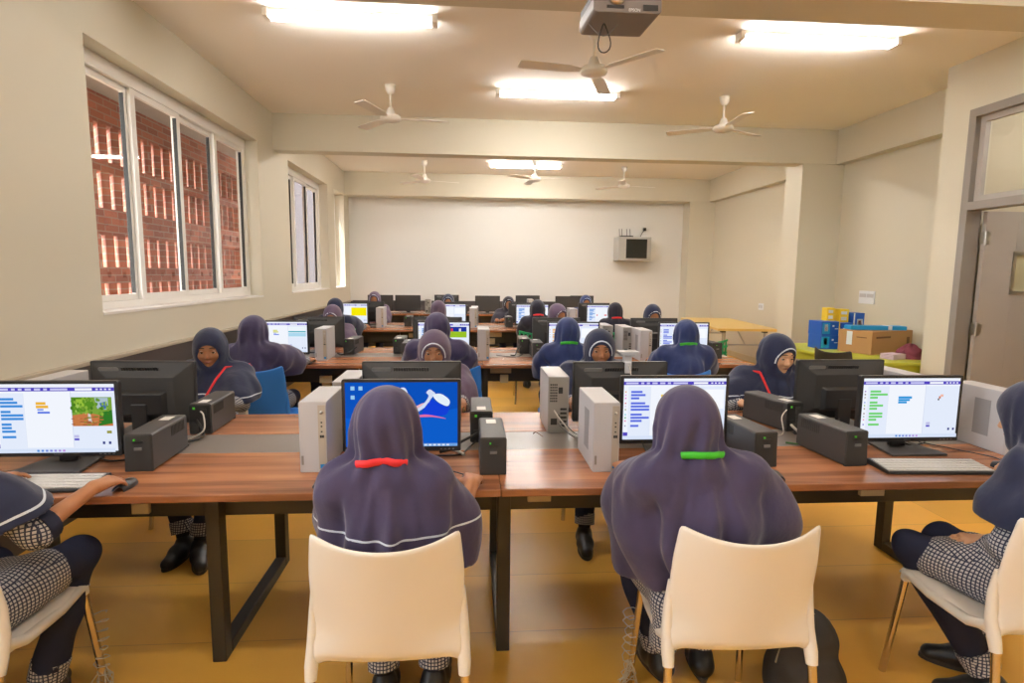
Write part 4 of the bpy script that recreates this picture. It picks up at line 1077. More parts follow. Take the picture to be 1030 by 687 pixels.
        me.loops.add(4 * len(q)); me.loops.foreach_set('vertex_index', q.astype(np.int32).ravel())
        me.polygons.add(len(q)); me.polygons.foreach_set('loop_start', np.arange(0, 4 * len(q), 4, dtype=np.int32))
        me.polygons.foreach_set('use_smooth', np.ones(len(q), bool)); me.update(calc_edges=True)
        at = me.attributes.new('piping', 'FLOAT', 'POINT')
        at.data.foreach_set('value', (np.full(len(pos), 9.0) if piping is None else piping(pos[:, 0], pos[:, 1], pos[:, 2])).astype(np.float32))
        me.materials.append(MATS[m]); o = bpy.data.objects.new(name, me); col.objects.link(o); o.parent = parent
        return o

def V3(*a): return np.array(a, float)
def unit(v): return v / max(np.linalg.norm(v), 1e-9)
def ik(a, b, l1, l2, pole):
    """elbow or knee position between a and b, bent towards pole; b is pulled in if out of reach"""
    d = b - a; L = np.linalg.norm(d)
    if L > (l1 + l2) * .995: b = a + d / L * (l1 + l2) * .995; d = b - a; L = np.linalg.norm(d)
    x = (l1 * l1 - l2 * l2 + L * L) / (2 * L); h = math.sqrt(max(l1 * l1 - x * x, 0)); u = d / L
    p = pole - u * (pole @ u); return a + u * x + unit(p) * h, b

def hand(F, w, f, n, side, curl=1.0, sc_=.92):
    """w wrist, f pointing direction, n back-of-hand direction, side +1 right hand"""
    f = unit(f); n = unit(n - f * (n @ f)); s = np.cross(f, n) * side; s = unit(s)   # towards the little finger
    g = lambda *v: w + (f * v[0] + s * v[1] + n * v[2]) * sc_
    kk = [(.078, -.029), (.082, -.0095), (.078, .0095), (.07, .027)]
    for (kf, ks) in kk: F.cap(g(.008, ks * .45, 0), g(kf, ks, .002), .0135 * sc_, .0105 * sc_, .012)
    F.cap(g(.0, 0, 0), g(.04, 0, 0), .019 * sc_, .017 * sc_, .015)
    for (kf, ks), L, sp in zip(kk, (.064, .072, .066, .05), (-.12, -.03, .05, .16)):
        p = g(kf, ks, .002); a = .12 * curl; seg = (L * .44, L * .31, L * .25); rr = (.0086, .0078, .007, .0062)
        dr = unit(f + s * sp)
        for i in range(3):
            a += (.28, .48, .4)[i] * curl
            q = p + (dr * math.cos(a) - n * math.sin(a)) * seg[i] * sc_
            F.cap(p, q, rr[i] * sc_, rr[i + 1] * sc_, .003); p = q
    F.cap(g(.02, -.018, -.004), g(.045, -.04, -.012), .0135 * sc_, .0115 * sc_, .012)
    F.cap(g(.045, -.04, -.012), g(.07, -.047, -.018), .0105 * sc_, .0092 * sc_, .004); F.cap(g(.07, -.047, -.018), g(.09, -.044, -.024), .009 * sc_, .0075 * sc_, .003)
def person(label, group, x, y, rz=0, cell=.006, cloth='cloth_navy', skin='skin_a', head=(0, .05, 1.06), yaw=0, pitch=0, neck=None, sh=.145,
           rh=(.2, .36, .79), lh=(-.17, .37, .79), rdir=None, ldir=None, rpole=None, lpole=None, knees=None, feet=None, sleeve=.9, cuff=None,
           cape_z=.66, cape_slope=0.0, cape_grow=1.0, pipe=None, lanyard=None, lan_style='back', flare=0.0, hem_extra=None, seed=0, hips=(0, 0, .5), skirt=True, curl=1.0, hood_pipe=True, drape=0, mass=None):
    """seated girl, facing +y, origin on the floor under the hips"""
    rn = random.Random(seed + 11); root = thing('person', label, 'person', (x, y, 0), rz, group)
    P = V3(*hips); Hd = V3(*head); Nk = V3(*(neck or (Hd[0] * .8, Hd[1] - .055, Hd[2] - .13)))
    R = np.array((Matrix.Rotation(yaw, 3, 'Z') @ Matrix.Rotation(pitch, 3, 'X')))
    hp = lambda *v: Hd + R @ V3(*v)
    ext_r = .0
    shz = Nk[2] - .012
    S = {1: V3(Nk[0] + sh, Nk[1] - .005, shz - .015), -1: V3(Nk[0] - sh, Nk[1] - .005, shz - .015)}
    ul, fl = .245, .215
    T = {1: V3(*rh), -1: V3(*lh)}; E = {}; W = {}
    for s_ in (1, -1):
        pole = (rpole if s_ == 1 else lpole); pole = V3(*pole) if pole else V3(s_ * .22, -.3, -1)
        E[s_], W[s_] = ik(S[s_], T[s_], ul, fl, pole)
    hipj = {s_: P + V3(s_ * .075, .02, 0) for s_ in (1, -1)}
    K = {1: V3(.11, .37, .5), -1: V3(-.11, .37, .5)}
    if knees: K = {1: V3(*knees[1]), -1: V3(*knees[0])}
    A = {1: V3(.1, .34, .075), -1: V3(-.1, .34, .075)}; FD = {1: V3(.08, 1, 0), -1: V3(-.08, 1, 0)}
    if feet: A = {1: V3(*feet[1][:3]), -1: V3(*feet[0][:3])}; FD = {1: V3(*feet[1][3:], 0), -1: V3(*feet[0][3:], 0)}
    chest = Nk * .72 + P * .28; belly = Nk * .4 + P * .6
    allp = np.array([P, Hd, Nk, *S.values(), *E.values(), *W.values(), *K.values(), *A.values(), A[1] + FD[1] * .16, A[-1] + FD[-1] * .16])
    lo = allp.min(0) - .24; hi = allp.max(0) + .26; lo[2] = max(lo[2], -.02)
    # ---- body
    F = Field(lo, hi, cell)
    F.cap(P + V3(-.05, 0, .02), P + V3(.05, 0, .02), .085, k=.03).cap(P + V3(0, 0, .03), belly, .08, .075, .03).cap(belly, chest, .075, .085, .03).cap(chest, Nk - V3(0, 0, .05), .08, .06, .03)
    F.cap(Nk - V3(0, 0, .03), hp(0, -.015, -.06), .044, .042, .02)
    for s_ in (1, -1):
        F.cap(Nk - V3(0, 0, .045), S[s_], .04, .04, .03).cap(S[s_], E[s_], .038, .031, .02).cap(E[s_], W[s_], .031, .0215, .015)
        F.cap(hipj[s_], K[s_], .065, .045, .03).cap(K[s_], A[s_], .042, .028, .02).cap(A[s_], A[s_] + FD[s_] * .12 + V3(0, 0, -.045), .026, .022, .02)
    F.ell(hp(0, -.01, .022), (.076, .09, .09), .02, M=R).ell(hp(0, .022, -.035), (.061, .06, .06), .03, M=R).ell(hp(0, .06, -.082), (.02, .022, .018), .025, M=R)
    if cell < .011:
        F.cap(hp(0, .078, .012), hp(0, .1, -.022), .006, .0105, .012).ell(hp(.011, .088, -.026), (.0075, .009, .006), .006, M=R).ell(hp(-.011, .088, -.026), (.0075, .009, .006), .006, M=R)
        for s_ in (1, -1):
            F.ell(hp(s_ * .03, .088, .005), (.016, .012, .009), .01, 's', M=R).cap(hp(s_ * .014, .081, .024), hp(s_ * .045, .068, .024), .006, .005, .012)
            F.ell(hp(s_ * .036, .06, -.022), (.02, .018, .02), .02, M=R)
            F.ell(hp(s_ * .074, -.005, -.002), (.008, .016, .028), .006, M=R)
        F.ell(hp(0, .083, -.052), (.019, .009, .008), .008, M=R)
    dirs = {1: rdir, -1: ldir}
    for s_ in (1, -1):
        f = V3(*dirs[s_]) if dirs[s_] else unit((W[s_] - E[s_]) * V3(1, 1, .1))
        n = V3(0, 0, 1) - .15 * s_ * V3(-1, 0, 0)
        if cell < .011: hand(F, W[s_], f, n, s_, curl)
        else: F.cap(W[s_], W[s_] + f * .08, .024, .03, .02).cap(W[s_] + f * .08, W[s_] + f * .14 - V3(0, 0, .015), .024, .016, .01)
    F.build('body', skin, root)
    if cell < .011:
        for s_ in (1, -1):
            c = hp(s_ * .03, .0695, .006); m = MB(); M4 = Matrix.Translation(c) @ Matrix([list(r_) for r_ in R]).to_4x4() @ Matrix.Rotation(-PI / 2, 4, 'X')
            m.M = M4; m.lathe([(.0118 * math.sin(a), .0118 * math.cos(a)) for a in [PI * i / 10 for i in range(11)]], n=14)
            eo = m.build('eye', 'eye_white', root); m = MB(); m.M = M4
            m.lathe([(.0, .0124), (.004, .0121), (.0072, .0102)], n=12); m.build('iris', 'iris', eo)
            MB().tube([hp(s_ * .012, .0865, .031), hp(s_ * .028, .084, .034), hp(s_ * .045, .073, .027)], [.0018, .003, .0016], 6).build('eyebrow', 'brow', root)
            MB().tube([hp(s_ * .016, .082, .0085), hp(s_ * .03, .0815, .0115), hp(s_ * .043, .073, .0075)], [.0014, .0036, .0014], 6).build('eyelid', skin, root)
        MB().tube([hp(-.019, .0835, -.052), hp(-.006, .0925, -.0495), hp(0, .093, -.051), hp(.006, .0925, -.0495), hp(.019, .0835, -.052)], [.001, .0035, .0035, .0035, .001], 8).build('lips', 'lip', root)
    # ---- tunic with sleeves and skirt
    G = Field(lo, hi, max(cell, .007))
    G.cap(P + V3(-.06, -.01, .03), P + V3(.06, -.01, .03), .1, k=.04).cap(P + V3(0, 0, .05), chest - V3(0, 0, .04), .105, .092, .04).cap(Nk - V3(.05, 0, .09), Nk - V3(-.05, 0, .09), .05, .05, .03)
    for s_ in (1, -1):
        G.cap(Nk - V3(0, 0, .06), S[s_], .045, .045, .03).cap(S[s_], E[s_], .046, .046, .02)
        if sleeve > 0: G.cap(E[s_], E[s_] + (W[s_] - E[s_]) * sleeve, .048, .036, .02)
        if skirt: G.cap(hipj[s_] + V3(0, 0, .005), hipj[s_] * .32 + K[s_] * .68, .088, .078, .05)
    if skirt: G.cap(P + V3(0, .05, -.0), (K[1] + K[-1]) * .33 + P * .34, .08, .07, .05)
    if hem_extra:
        for (a, b, ra, rb) in hem_extra: G.cap(a, b, ra, rb, .03)
    ph = [rn.uniform(0, 6) for _ in range(8)]
    G.warp(lambda X, Y, Z: .004 * np.sin(26 * X + 14 * Z + ph[0]) + .003 * np.sin(31 * Y - 22 * Z + ph[1]))
    G.build('tunic', 'gingham', root)
    # ---- trousers, socks, shoes
    Q = Field(lo, hi, max(cell, .007))
    for s_ in (1, -1):
        an = A[s_] * .78 + K[s_] * .22
        Q.cap(hipj[s_] - V3(0, 0, .005), K[s_], .078, .06, .03).cap(K[s_], an, .058, .052, .02)
    Q.cap(P + V3(-.05, 0, -.0), P + V3(.05, 0, -.0), .085, k=.04)
    Q.warp(lambda X, Y, Z: .004 * np.sin(30 * Z + 18 * X + ph[2]) + .003 * np.sin(40 * Y + 12 * Z + ph[3]))
    Q.build('trousers', 'trouser', root)
    for s_ in (1, -1):
        an = A[s_] * .76 + K[s_] * .24; an2 = A[s_] * .9 + K[s_] * .1; f = unit(FD[s_])
        MB().tube([an, an2], [.057, .055], 14).build('trouser_cuff', 'gingham', root)
        MB().tube([K[s_] * .3 + A[s_] * .7, A[s_] + V3(0, 0, -.01)], [.034, .034], 12).build('sock', 'sock', root)
        B = Field(np.minimum(A[s_] - .13, A[s_] + f * .2 - .1), np.maximum(A[s_] + .1, A[s_] + f * .2 + .1), max(.005, cell * .8))
        fl_ = A[s_] * V3(1, 1, 0)
        B.cap(A[s_] + V3(0, 0, -.0), A[s_] - V3(0, 0, .03) - f * .012, .042, .044, .01).cap(fl_ - f * .03 + V3(0, 0, .045), fl_ + f * .06 + V3(0, 0, .042), .04, .04, .02).cap(fl_ + f * .06 + V3(0, 0, .036), fl_ + f * .15 + V3(0, 0, .026), .042, .032, .03)
        B.plane((0, 0, .012), (0, 0, -1)); so = B.build('shoe', 'shoe_black', root)
        side = np.cross(f, V3(0, 0, 1)); o = []
        for i in range(20):
            a = 2 * PI * i / 20; t = math.cos(a); w_ = .041 + .004 * t - .006 * max(0, -t)
            p = fl_ + f * (.058 + .128 * t) + side * w_ * math.sin(a); o.append((p[0], p[1]))
        if side @ V3(1, 0, 0) * f[1] < 0: pass
        ar = sum(o[i][0] * o[(i + 1) % 20][1] - o[(i + 1) % 20][0] * o[i][1] for i in range(20))
        if ar < 0: o.reverse()
        MB().poly(o, .001, .018).build('sole', 'shoe_sole', so)
    if cuff:
        for s_ in (1, -1):
            d = W[s_] - E[s_]; a = E[s_] + d * (sleeve + .06); MB().tube([a - d * .09, a + d * .1], [.056, .052], 16).build('sleeve_cuff', 'trouser', root)
    # ---- hijab: hood, wrap and cape in one cloth
    hc = cell if cell > .006 else .0055
    Hj = Field(lo, hi, hc)
    Hj.ell(hp(0, -.016, .016), (.094, .115, .108), .02, M=R)
    Hj.ell(hp(0, -.012, -.042), (.088, .098, .07), .04, M=R).ell(hp(0, .035, -.085), (.062, .055, .04), .04, M=R)
    Hj.cap(hp(0, -.03, -.05), Nk + V3(0, -.01, .03), .078, .066, .02)
    Hj.cap(hp(0, .005, -.095), Nk + V3(0, .035, -.01), .06, .075, .03)
    if drape:   # loose cloth falling straight from the crown
        Hj.cap(hp(0, -.045, .02), Nk + V3(-.02, -.04, -.16), .078, .1, .04)
    top = Nk + V3(0, 0, -.02)
    g = cape_grow
    Hj.cap(top, Nk * .62 + P * .38 + V3(0, .012, 0), .085, .132 * g, .05).cap(Nk * .62 + P * .38 + V3(0, .012, 0), P + V3(0, .01, .05), .132 * g, .135 * g, .03)
    for s_ in (1, -1):
        e2 = S[s_] + (E[s_] - S[s_]) * 1.0
        Hj.cap(top, S[s_], .066, .058, .04).cap(S[s_], e2 + V3(s_ * flare * .02, 0, 0), .058, .062 * g, .08)
        Hj.cap(top + V3(0, .02, -.05), S[s_] * .4 + E[s_] * .6 + V3(-s_ * .02, .02, 0), .066, .066, .05)
    for s_ in (1, -1):
        mid = Nk * .7 + P * .3
        for q_ in (.35, .7, .95): Hj.cap(mid + V3(0, .01, -.1 * (q_ - .35)), S[s_] * (1 - q_) + E[s_] * q_ - V3(s_ * .01, 0, 0), .09, .056 * g, .085)
    Hj.cap(E[1] * .5 + S[1] * .5, E[-1] * .5 + S[-1] * .5, .07, .07, .05)
    for s_ in (1, -1):   # the cloth hangs from the elbows down to the hem
        low_ = V3(E[s_][0] * .8 + P[0] * .2, E[s_][1] * .75, min(E[s_][2], max(cape_z - .04, E[s_][2] - .16)))
        Hj.cap(E[s_], low_, .056 * g, .06 * g, .08).cap(low_, V3(P[0], E[s_][1] * .6, low_[2]), .06 * g, .115, .08)
        Hj.cap(S[s_] * .45 + E[s_] * .55, low_, .06 * g, .06 * g, .08)
    for mc, mr in (mass or ()): Hj.ell(mc, mr, .07)
    nx, ny = Nk[0], Nk[1]
    ph = [rn.uniform(0, 6) for _ in range(9)]; amp = 1.0 if cell < .011 else .6
    zN = Nk[2]; hx, hy = Hd[0], Hd[1]
    def folds(X, Y, Z):
        th = np.arctan2(X - nx, -(Y - ny)); low = np.clip((zN + .01 - Z) / .12, 0, 1); far_ = np.clip((zN - Z) / .3, 0, 1)
        th2 = np.arctan2(X - hx, -(Y - hy)); up = np.clip((Z - zN + .02) / .08, 0, 1) * np.clip((Hd[2] + .12 - Z) / .12, 0, 1)
        a = (.004 + .006 * far_) * np.sin(8 * th + ph[0] + 1.3 * np.sin(9 * Z + ph[1])) + .0035 * np.sin(13 * th + ph[2] + 1.6 * np.sin(8 * Z + ph[3])) + .004 * np.sin(24 * th + ph[8] + 1.5 * np.sin(12 * Z)) * np.clip(1 - far_ * 2.2, 0, 1) + .003 * np.sin(34 * Z + 9 * X + ph[4])
        b = .0045 * np.sin(7 * th2 + ph[5] + 1.4 * np.sin(16 * Z + ph[6])) + .0035 * np.sin(15 * th2 + ph[7] + 1.2 * np.sin(20 * Z + ph[3]))
        bk = np.clip(.5 - (Y - hy) / .06, 0, 1)
        return (amp * 1.45 * (a * low + b * up * bk)).astype(np.float32)
    Hj.warp(folds)
    Hj.cap(hp(0, .075, .0), hp(0, .21, .0), .052, .07, .012, 's') if False else None
    Hj.ell(hp(0, .122, -.016), (.066, .088, .074), .01, 's', M=R)
    cz = cape_z
    slope = cape_slope if isinstance(cape_slope, tuple) else (0, cape_slope)
    Hj.plane((nx, ny, cz), (slope[0], slope[1], -1))
    # arms and lap pushed through the hem stay outside the cloth
    hz = lambda x_, y_: cz + slope[0] * (x_ - nx) + slope[1] * (y_ - ny)
    def pip(x_, y_, z_):
        d = np.full(len(x_), 9.0)
        if pipe is not None:
            d = np.abs(z_ - hz(x_, y_) - pipe - .012 * np.sin(6 * x_ + ph[0])) ; d = np.where(z_ < Nk[2] - .05, d, 9)
            if hc < .007: d = np.where(np.abs(np.abs(z_ - hz(x_, y_) - pipe - .012 * np.sin(6 * x_ + ph[0])) - .0042) < .0016, 0, 9) if False else d
        if hood_pipe:
            q = (np.stack([x_, y_, z_], 1) - Hd) @ R
            e = np.sqrt((q[:, 0] / .068) ** 2 + ((q[:, 2] + .014) / .085) ** 2) - 1
            e = np.where((q[:, 1] > .0) & (q[:, 2] > -.03), np.abs(e) * .075, 9); d = np.minimum(d, e)
        return d
    Hj.build('hijab', cloth, root, pip, 4 if cell < .011 else 2)
    # ---- ribbon round the neck
    if lanyard:
        zc = Nk[2] + .045; pts = []
        if lan_style in ('back', 'ring'):
            rng = range(-4, 5) if lan_style == 'back' else range(-18, 18)
            for i in rng:
                a = i / 18 * PI; d = (math.sin(a), -math.cos(a), 0); zz = zc - .012 + .035 * math.cos(a)
                c0 = V3(Nk[0] * .5 + Hd[0] * .5, Nk[1] * .6 + Hd[1] * .4, zz); pts.append((c0, V3(*d), np.linalg.norm(Hj.march(c0, d, .3) - c0)))
            rs_ = [q_[2] for q_ in pts]; rs_ = [max(rs_[max(i - 1, 0):i + 2]) for i in range(len(rs_))]
            pts = [q_[0] + q_[1] * (rr_ + (.001 if cell < .008 else .5 * cell)) for q_, rr_ in zip(pts, rs_)]
            MB().tube(pts, .0105, 8, flat=(.45, 1.0)).build('lanyard', lanyard, root)
        else:
            sd = 1 if lan_style == 'front_right' else -1
            a0 = Nk + V3(sd * .085, 0, .02); b0 = Nk + V3(-.01 * sd, 0, -.24)
            for t in np.linspace(0, 1, 14):
                c = a0 * (1 - t) + b0 * t; p = Hj.march((c[0], Nk[1] - .0, c[2]), (0, 1, .05), .4); pts.append(p + V3(0, .004, 0))
            MB().tube(pts, .0085, 8, flat=(.95, .6)).build('lanyard', lanyard, root)
            p2 = [Hj.march((Nk[0], Nk[1], Nk[2] + .02), (math.sin(a) * sd, -math.cos(a), 0), .3) for a in np.linspace(0, PI * .5, 7)]
            MB().tube(p2 + [pts[0]], .0085, 8, flat=(.6, .95)).build('lanyard', lanyard, root)
    return root, Hj

g1, g2, g3, g4 = 'girls in front seen from behind', 'girls across the front desk facing the camera', 'girls on the second row', 'girls on the far rows'
NB = .006
# B: in front of the blue wallpaper screen
person('girl in violet hijab with a red neck ribbon seen from behind in a white chair', g1, -.225, 1.625, 0, NB, 'cloth_violet', 'skin_b', head=(-.012, .02, 1.052), pitch=-.12, sh=.118,
       rh=(.235, .25, .79), lh=(-.14, .34, .785), rdir=(.1, 1, -.02), rpole=(.0, -.4, -1), cape_z=.645, cape_slope=(.0, .0), pipe=.15, lanyard='lanyard_red', seed=1, sleeve=.02, hood_pipe=False,
       knees=((-.1, .36, .5), (.12, .36, .5)), feet=((-.07, .26, .075, 0, 1), (.1, .27, .075, .2, 1)), cape_grow=1.0, mass=(((-.01, .0, .78), (.19, .115, .15)),))
# C: in front of the green ribbon
person('girl in violet hijab leaning over the desk, green neck ribbon, white chair', g1, .74, 1.63, 0, NB, 'cloth_violet', 'skin_b', head=(-.085, .02, 1.048), yaw=-.1, pitch=-.2, sh=.135,
       neck=(-.06, -.035, .93), rh=(.27, .27, .785), lh=(-.17, .37, .785), rdir=(.1, 1, 0), rpole=(.15, -.4, -1), lpole=(-.1, -.4, -1), cape_z=.6, cape_slope=(.35, .0), pipe=None, lanyard='lanyard_green', seed=2, sleeve=.3, hood_pipe=False,
       knees=((-.15, .36, .5), (.12, .36, .5)), feet=((-.02, .33, .075, -.15, 1), (.14, .33, .075, .2, 1)), cape_grow=1.15, flare=1.0,
       hem_extra=[(V3(-.12, -.02, .5), V3(-.13, -.0, .36), .05, .045), (V3(-.1, .04, .5), V3(-.12, .05, .33), .05, .04)], drape=0, mass=(((-.01, .02, .76), (.26, .145, .17)), ((-.13, .04, .66), (.13, .11, .15))))
# A: left edge
person('girl cut off by the left edge, checked sleeve, hand on a mouse', g1, -1.5, 1.6, 0, NB, 'cloth_navy', 'skin_b', head=(-.06, .06, 1.07), yaw=.1, sh=.14,
       rh=(.275, .3, .79), lh=(-.1, .36, .79), rdir=(.35, 1, 0), rpole=(.5, -.4, -1.0), cape_z=.79, cape_slope=(.0, .25), pipe=.03, seed=3, sleeve=.02, cuff=True,
       knees=((-.1, .34, .51), (.17, .36, .53)), feet=((-.1, .2, .075, 0, 1), (.06, .3, .075, -.3, 1)), cape_grow=1.0)
# D: right edge
person('girl cut off by the right edge, navy hijab and checked tunic, hand on a mouse', g1, 1.83, 1.6, 0, NB, 'cloth_navy', 'skin_c', head=(.02, .1, 1.05), yaw=.4, pitch=-.3, sh=.14, neck=(.06, -.0, .93),
       rh=(.3, .34, .79), lh=(-.04, .15, .6), rdir=(-.25, 1, -.1), ldir=(-.75, .25, .0), rpole=(.4, -.4, -1), lpole=(-.6, -.7, -.6), cape_z=.72, cape_slope=(-.1, .1), pipe=None, seed=4, sleeve=.75, hood_pipe=False,
       knees=((-.2, .3, .51), (-.02, .36, .51)), feet=((.02, .14, .075, -.9, .3), (.12, .3, .075, -.8, .5)), cape_grow=1.1)
NF = .007
# far side of the front desk (turned round: local +x points to the camera's left)
person('girl in navy hijab at the left looking at the camera, red neck ribbon', g2, -1.5, 3.5, PI, NF, 'cloth_navy', 'skin_a', head=(.02, .04, 1.04), yaw=.22, pitch=-.2, sh=.145, rh=(.12, .34, .79), lh=(-.2, .38, .79),
       cape_z=.75, pipe=.05, lanyard='lanyard_red', lan_style='front_left', seed=5, feet=((-.1, .55, .075, -.45, 1), (.0, .5, .075, .1, 1)), hood_pipe=False, cape_grow=1.05)
person('girl in mauve hijab peering over the monitor behind the blue wallpaper screen', g2, -.21, 3.5, PI, NF, 'cloth_mauve', 'skin_a', head=(0, .06, 1.035), pitch=-.2, sh=.14, seed=6, pipe=.05)
person('girl in navy hijab peering over the monitor with the white bracket', g2, .78, 3.5, PI, NF, 'cloth_navy', 'skin_a', head=(-.02, .06, 1.045), pitch=-.15, yaw=-.1, sh=.17, seed=7, pipe=.06, cape_grow=1.1, feet=((-.1, .3, .075, -.1, 1), (.14, .5, .075, .1, 1)))
person('girl in navy hijab with a red neck ribbon, face turned to the right', g2, 1.79, 3.33, PI - .3, NF, 'cloth_navy', 'skin_c', head=(-.06, .1, 1.04), yaw=.5, pitch=-.25, sh=.16, rh=(.17, .35, .79), lh=(-.2, .36, .79), rdir=(-.6, 1, 0), rpole=(.8, -.2, -1),
       cape_z=.78, cape_slope=(.0, -.1), pipe=.035, lanyard='lanyard_red', lan_style='front_right', seed=8, cape_grow=1.1)
N2_ = .009
person('girl in violet hijab seen from behind at the second row sea screen', g3, -1.54, 4.25, -.05, N2_, 'cloth_violet', 'skin_b', head=(-.02, .03, 1.058), sh=.15, rh=(.24, .42, .79), lh=(-.14, .35, .79), rpole=(.5, -.3, -1), rdir=(.1, 1, 0), seed=9, drape=1, cape_z=.72, sleeve=.75, hood_pipe=False)
person('girl in violet hijab seen from behind, second row, before the green field screen', g3, -.24, 4.28, .0, N2_, 'cloth_violet', 'skin_b', head=(0, .03, 1.085), sh=.16, rh=(.27, .38, .79), seed=10, cape_z=.7, hood_pipe=False, cape_grow=1.05)
person('girl in blue hijab and green neck ribbon, second row centre, seen from behind', g3, .755, 4.33, 0, N2_, 'cloth_blue', 'skin_b', head=(0, .03, 1.05), sh=.145, seed=11, lanyard='lanyard_green', cape_z=.68, hood_pipe=False)
person('girl in blue hijab and green neck ribbon, right end of the second row', g3, 1.62, 4.15, -.05, N2_, 'cloth_blue', 'skin_b', head=(.05, .17, 1.04), neck=(.03, .09, .92), sh=.15, seed=12, lanyard='lanyard_green', cape_z=.72, cape_grow=1.1, rh=(.3, .5, .79), lh=(-.12, .5, .79), hood_pipe=False)
N3_ = .012
person('girl in mauve hijab facing us behind the second row left monitor', g4, -1.44, 6.2, PI, N3_, 'cloth_mauve', 'skin_a', head=(0, .05, 1.03), seed=13, pitch=-.3)
person('girl in mauve hijab facing us behind the orange block screen', g4, .97, 6.25, PI, N3_, 'cloth_mauve', 'skin_a', head=(0, .05, 1.055), seed=14, yaw=.5, pitch=-.2)
person('girl in navy hijab facing us behind the second row right monitor', g4, 2.03, 6.25, PI, N3_, 'cloth_navy', 'skin_a', head=(0, .05, 1.055), seed=15, pitch=-.25)
person('girl in navy hijab seen from behind before the yellow picture screen', g4, -1.63, 7.1, 0, N3_, 'cloth_navy', 'skin_b', head=(0, .04, 1.06), rh=(.28, .42, .79), seed=16)
person('girl in mauve hijab seen from behind on the third row left of centre', g4, -.38, 7.1, 0, N3_, 'cloth_mauve', 'skin_b', head=(0, .04, 1.04), seed=17)
person('girl in black hijab with a red ribbon seen from behind near the centre', g4, .87, 7.1, 0, N3_, 'cloth_black', 'skin_b', head=(-.02, .03, 1.06), seed=18, lanyard='lanyard_red')
person('girl in black hijab and red ribbon seen from behind, third row right', g4, 1.84, 7.1, 0, N3_, 'cloth_black', 'skin_b', head=(0, .03, 1.03), seed=19, lanyard='lanyard_red')
person('girl in mauve hijab facing us at the far left by the dark wall board', g4, -1.47, 9.1, PI, N3_, 'cloth_mauve', 'skin_a', head=(0, .05, 1.08), seed=20)
person('girl in navy hijab facing us at the far row, left of centre', g4, -.33, 9.1, PI, N3_, 'cloth_navy', 'skin_a', head=(0, .05, 1.05), seed=21)
person('girl in black hijab at the far row with one hand on the desk, centre gap', g4, .62, 9.1, PI, N3_, 'cloth_black', 'skin_a', head=(0, .05, 1.02), seed=22, lh=(.1, .4, .79))
person('girl in blue hijab facing us at the far row, right side', g4, 1.86, 9.1, PI, N3_, 'cloth_blue', 'skin_a', head=(0, .05, 1.05), seed=23)

# ------------------------------------------------------------------ backpack, string
r = thing('backpack', 'black backpack standing on the floor by the right front chair', 'bag', (1.2, 1.83, 0), .25); r.scale = (.8, .8, .76)
B = Field((-.3, -.25, -.02), (.3, .25, .55), .008)
B.ell((0, 0, .1), (.2, .11, .12), .08).ell((.0, 0, .24), (.165, .1, .18), .06).cap((-.1, -.04, .06), (.1, -.04, .06), .07, .07, .05).ell((0, -.08, .13), (.12, .05, .1), .03)
B.plane((0, 0, .004), (0, 0, -1)); B.warp(lambda X, Y, Z: .006 * np.sin(22 * X + 10 * Z) + .004 * np.sin(35 * Z + 12 * X))
B.build('bag_body', 'bag_black', r)
def on(c, d): return B.march(c, d, .4)
MB().tube([on((0, .0, .2), (math.cos(a), -.12, math.sin(a))) for a in np.linspace(-.5, PI * .98, 24)], .004, 6).build('zip', 'bag_zip', r)
MB().tube([(-.04, .02, .41), (-.03, .02, .45), (.03, .02, .45), (.04, .02, .41)], .008, 6).build('handle', 'bag_black', r)
MB().tube([(.1, .1, .36), (.16, .14, .25), (.17, .13, .1), (.12, .1, .02)], .012, 8, flat=(1, .4)).build('strap', 'bag_black', r)
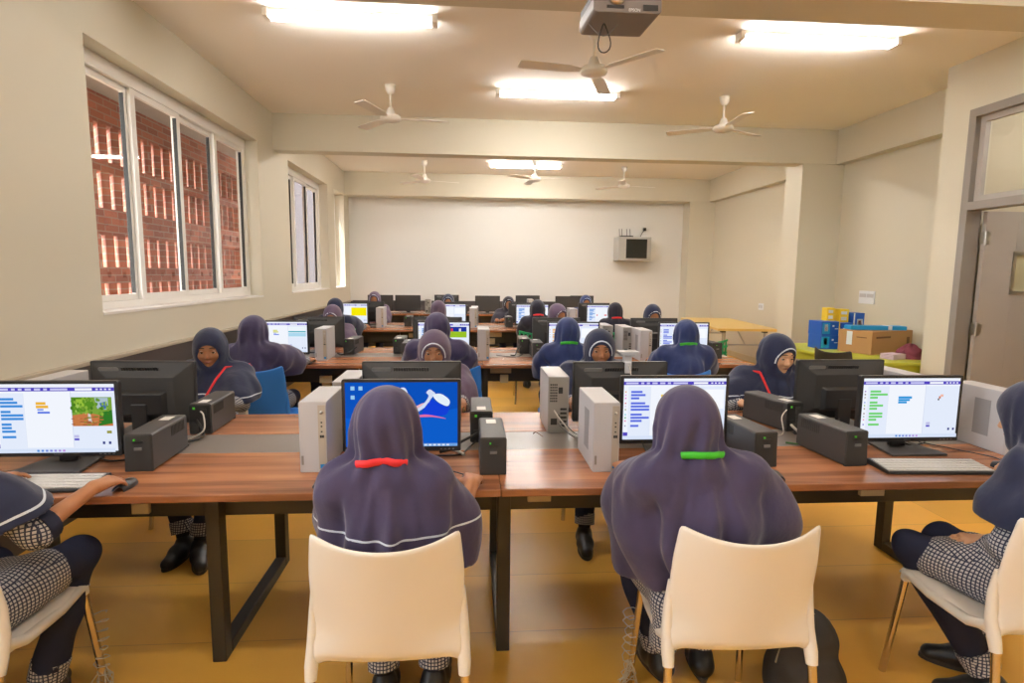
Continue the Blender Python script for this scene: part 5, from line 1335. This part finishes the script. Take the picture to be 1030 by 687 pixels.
for (x, y, lb) in ((-1.298, 1.99, 'loose string wound round the leg of the left edge chair'), (.583, 1.9, 'loose string tuft wound round the leg of the chair with a leaning girl')):
    m = MB(); rn = random.Random(5); P_ = []
    for i in range(60):
        a = i * .9; z = .3 - i * .0048; rr = .016 + rn.uniform(0, .012); P_.append((x + rr * math.cos(a), y + rr * math.sin(a), max(z, .004)))
    m.tube(P_, .0018, 5)
    for i in range(14): m.tube([(x + rn.uniform(-.01, .01), y, .1), (x + rn.uniform(-.03, .03), y + rn.uniform(-.03, .03), .05), (x + rn.uniform(-.035, .035), y + rn.uniform(-.03, .03), .006)], .0016, 5)
    tag(m.build('loose_string', 'string'), lb, 'string')

# ------------------------------------------------------------------ light, sky, camera
w = bpy.data.worlds.new('sky'); sc.world = w; w.use_nodes = True; nt = w.node_tree; bg = nt.nodes['Background']
bg.inputs['Color'].default_value = (.93, .96, 1.0, 1); bg.inputs['Strength'].default_value = 7
su = bpy.data.lights.new('sun', 'SUN'); su.energy = 14; su.angle = .02; su.color = (1, .94, .84)
so = bpy.data.objects.new('sun', su); col.objects.link(so); so.rotation_euler = Vector((-.42, -.3, 1.15)).to_track_quat('Z', 'Y').to_euler()

cd = bpy.data.cameras.new('camera'); cam = bpy.data.objects.new('camera', cd); col.objects.link(cam)
cd.sensor_width = 36; cd.lens = 36 * 575.69 / 1030; cd.clip_start = .02; cd.clip_end = 200
p_, y_, r_ = 0.118378911, 0.0751512338, 0.0105547739
cp, sp_, cy, sy = math.cos(p_), math.sin(p_), math.cos(y_), math.sin(y_)
Fw = Vector((sy * cp, cy * cp, -sp_)); R0 = Vector((cy, -sy, 0)); U0 = R0.cross(Fw)
Rr = R0 * math.cos(r_) + U0 * math.sin(r_); Uu = -R0 * math.sin(r_) + U0 * math.cos(r_)
cam.matrix_world = Matrix(((Rr.x, Uu.x, -Fw.x, 0), (Rr.y, Uu.y, -Fw.y, 0), (Rr.z, Uu.z, -Fw.z, 1.5), (0, 0, 0, 1)))
sc.camera = cam
vs = sc.view_settings; vs.view_transform = 'Standard'; vs.look = 'None'; vs.exposure = EXPOSURE; vs.gamma = 1; vs.use_curve_mapping = False
